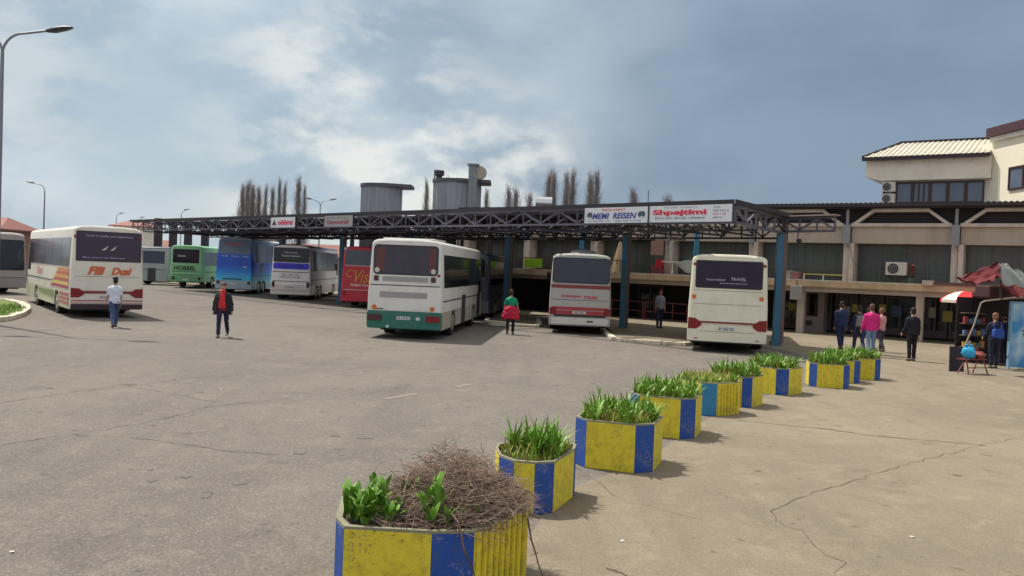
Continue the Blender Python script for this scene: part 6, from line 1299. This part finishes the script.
# ------------------------------------------------------------------ trees
M_bark = mat('bare_bark', srgb(122, 108, 102), 0.95, var=0.25, scale=2)
M_barkf = mat('far_twigs', srgb(140, 134, 134), 0.95, var=0.2, scale=2)
def poplar_mesh(seed, n=620):
    rnd = random.Random(seed); tr = MB(); tr.tube([(0, 0, 0), (0.1, 0, 0.35), (0, 0.1, 0.7), (0, 0, 1.0)], [0.014, 0.010, 0.006, 0.001], 6); cr = MB()
    for _ in range(n):
        z = rnd.uniform(0.16, 0.93); a = rnd.uniform(0, 6.28); ln = rnd.uniform(0.08, 0.26) * (1.1 - 0.6 * z); sp = rnd.uniform(0.15, 1.1) * (1.2 - z)
        p = Vector((rnd.gauss(0, 0.006), rnd.gauss(0, .006), z)); d = Vector((cos(a) * sp, sin(a) * sp, 1)).normalized(); q = p + d * ln * 0.5; e = q + (d + Vector((0, 0, 0.35))).normalized() * ln * 0.6
        w_ = rnd.uniform(0.0009, 0.0018); cr.tube([p, q, e], [w_, w_ * 0.8, w_ * 0.3], 3, cap=False)
        for _2 in range(3):
            t = q.lerp(e, rnd.random()); d2 = Vector((rnd.gauss(0, .35), rnd.gauss(0, .35), 1)).normalized(); cr.tube([t, t + d2 * ln * 0.35], [w_ * 0.6, w_ * 0.2], 3, cap=False)
    tr.v = [(x * 0.15 if abs(x) > 0.02 else x, y * 0.15 if abs(y) > .02 else y, z) for x, y, z in tr.v]
    return tr.mesh('trunk', M_bark), cr.mesh('crown', M_barkf)
PM = [poplar_mesh(s_) for s_ in (1, 2, 3)]
trees = [(243, 189, 150, 0.9, 0), (248, 186, 155, 1.0, 1), (253, 188, 152, 1.0, 2), (259, 191, 160, 1.0, 0), (266, 190, 158, 0.7, 1), (273, 191, 163, 0.7, 2), (280, 184, 160, 0.6, 0), (285, 188, 165, 0.6, 1), (299, 182, 150, 0.8, 2), (305, 190, 165, 0.6, 0),
         (427, 185, 190, 0.7, 1), (448, 183, 200, 0.7, 2), (487, 194, 200, 0.8, 0), (509, 192, 170, 1.1, 1), (516, 193, 175, 1.0, 2), (530, 198, 190, 1.2, 0), (549, 178, 160, 0.85, 1), (554, 176, 162, 0.8, 2), (567, 178, 158, 0.9, 0), (573, 177, 160, 0.9, 1), (591, 179, 157, 0.95, 2), (597, 177, 160, 0.9, 0), (634, 194, 185, 1.3, 1), (668, 200, 210, 1.4, 2)]
tl = ['leftmost dense bare poplar of the far left clump', 'second bare poplar of the far left clump, the tallest of its pack', 'third bare poplar from the left in the far clump', 'fourth bare poplar from the left, bushier, in the far clump', 'slim bare poplar right of the dense clump', 'slim bare poplar just left of the small white canopy sign', 'tall thin bare poplar above the small white canopy sign', 'thin bare poplar at the right of the small white canopy sign', 'tall bare poplar left of the double armed lamp', 'thin bare poplar touching the left arm of the double armed lamp',
      'faint bare tree top left of the right tower', 'faint bare tree top behind the right tower', 'low bare tree just right of the right tower', 'low bare poplar midway between tower and signs', 'low bare poplar close beside the midway one', 'short wide bare tree left of the shiny drum', 'tall bare poplar just above the shiny drum', 'tall bare poplar right of the shiny drum', 'left poplar of the middle pair above the canopy', 'right poplar of the middle pair above the canopy', 'left poplar of the pair above the MEMI REISEN sign', 'right poplar of the pair above the MEMI REISEN sign', 'short budding tree above the gap between the two big signs', 'very low bare tree above the Shpejtimi sign']
for (px, py, d, wf, k), lab in zip(trees, tl):
    a = D(px, py, d); o = empty('poplar_tree', (a.x, a.y, 0), k * 1.3 + px, lab, 'tree'); o['group'] = 'bare poplars beyond the station'
    for nm, me in zip(('trunk', 'crown'), PM[k]):
        c = bpy.data.objects.new(nm, me); link(c, o); c.scale = (a.z * wf * (1.15 if nm == 'crown' else 0.8), a.z * wf * (1.15 if nm == 'crown' else 0.9), a.z * 1.02)
# reddish shrub seen under the canopy
a = D(192, 236, 120); o = empty('shrub', (a.x, a.y, 0), 0, 'reddish brown bare shrub seen under the canopy behind the green coach', 'tree'); b = MB(); rnd = random.Random(8)
for _ in range(900):
    th = rnd.uniform(0, 6.28); r = rnd.uniform(0, 1) ** .5 * 3.6; z = rnd.uniform(0.5, 4.9) * (1 - (r / 5) ** 2); p = Vector((r * cos(th), r * sin(th) * .6, z)); d = Vector((rnd.gauss(0, 1), rnd.gauss(0, 1), rnd.gauss(.5, 1))).normalized() * .45; s_ = d.cross(Vector((0, 0, 1))) * 0.12; b.add([p - s_, p + s_, p + d], [(0, 1, 2)])
b.build('crown', mat('red_brown_twigs', srgb(112, 70, 66), 0.9, var=0.3), o); MB().tube([(0, 0, 0), (0, 0, 2.5)], [0.2, 0.08], 7).build('trunk', M_bark, o)
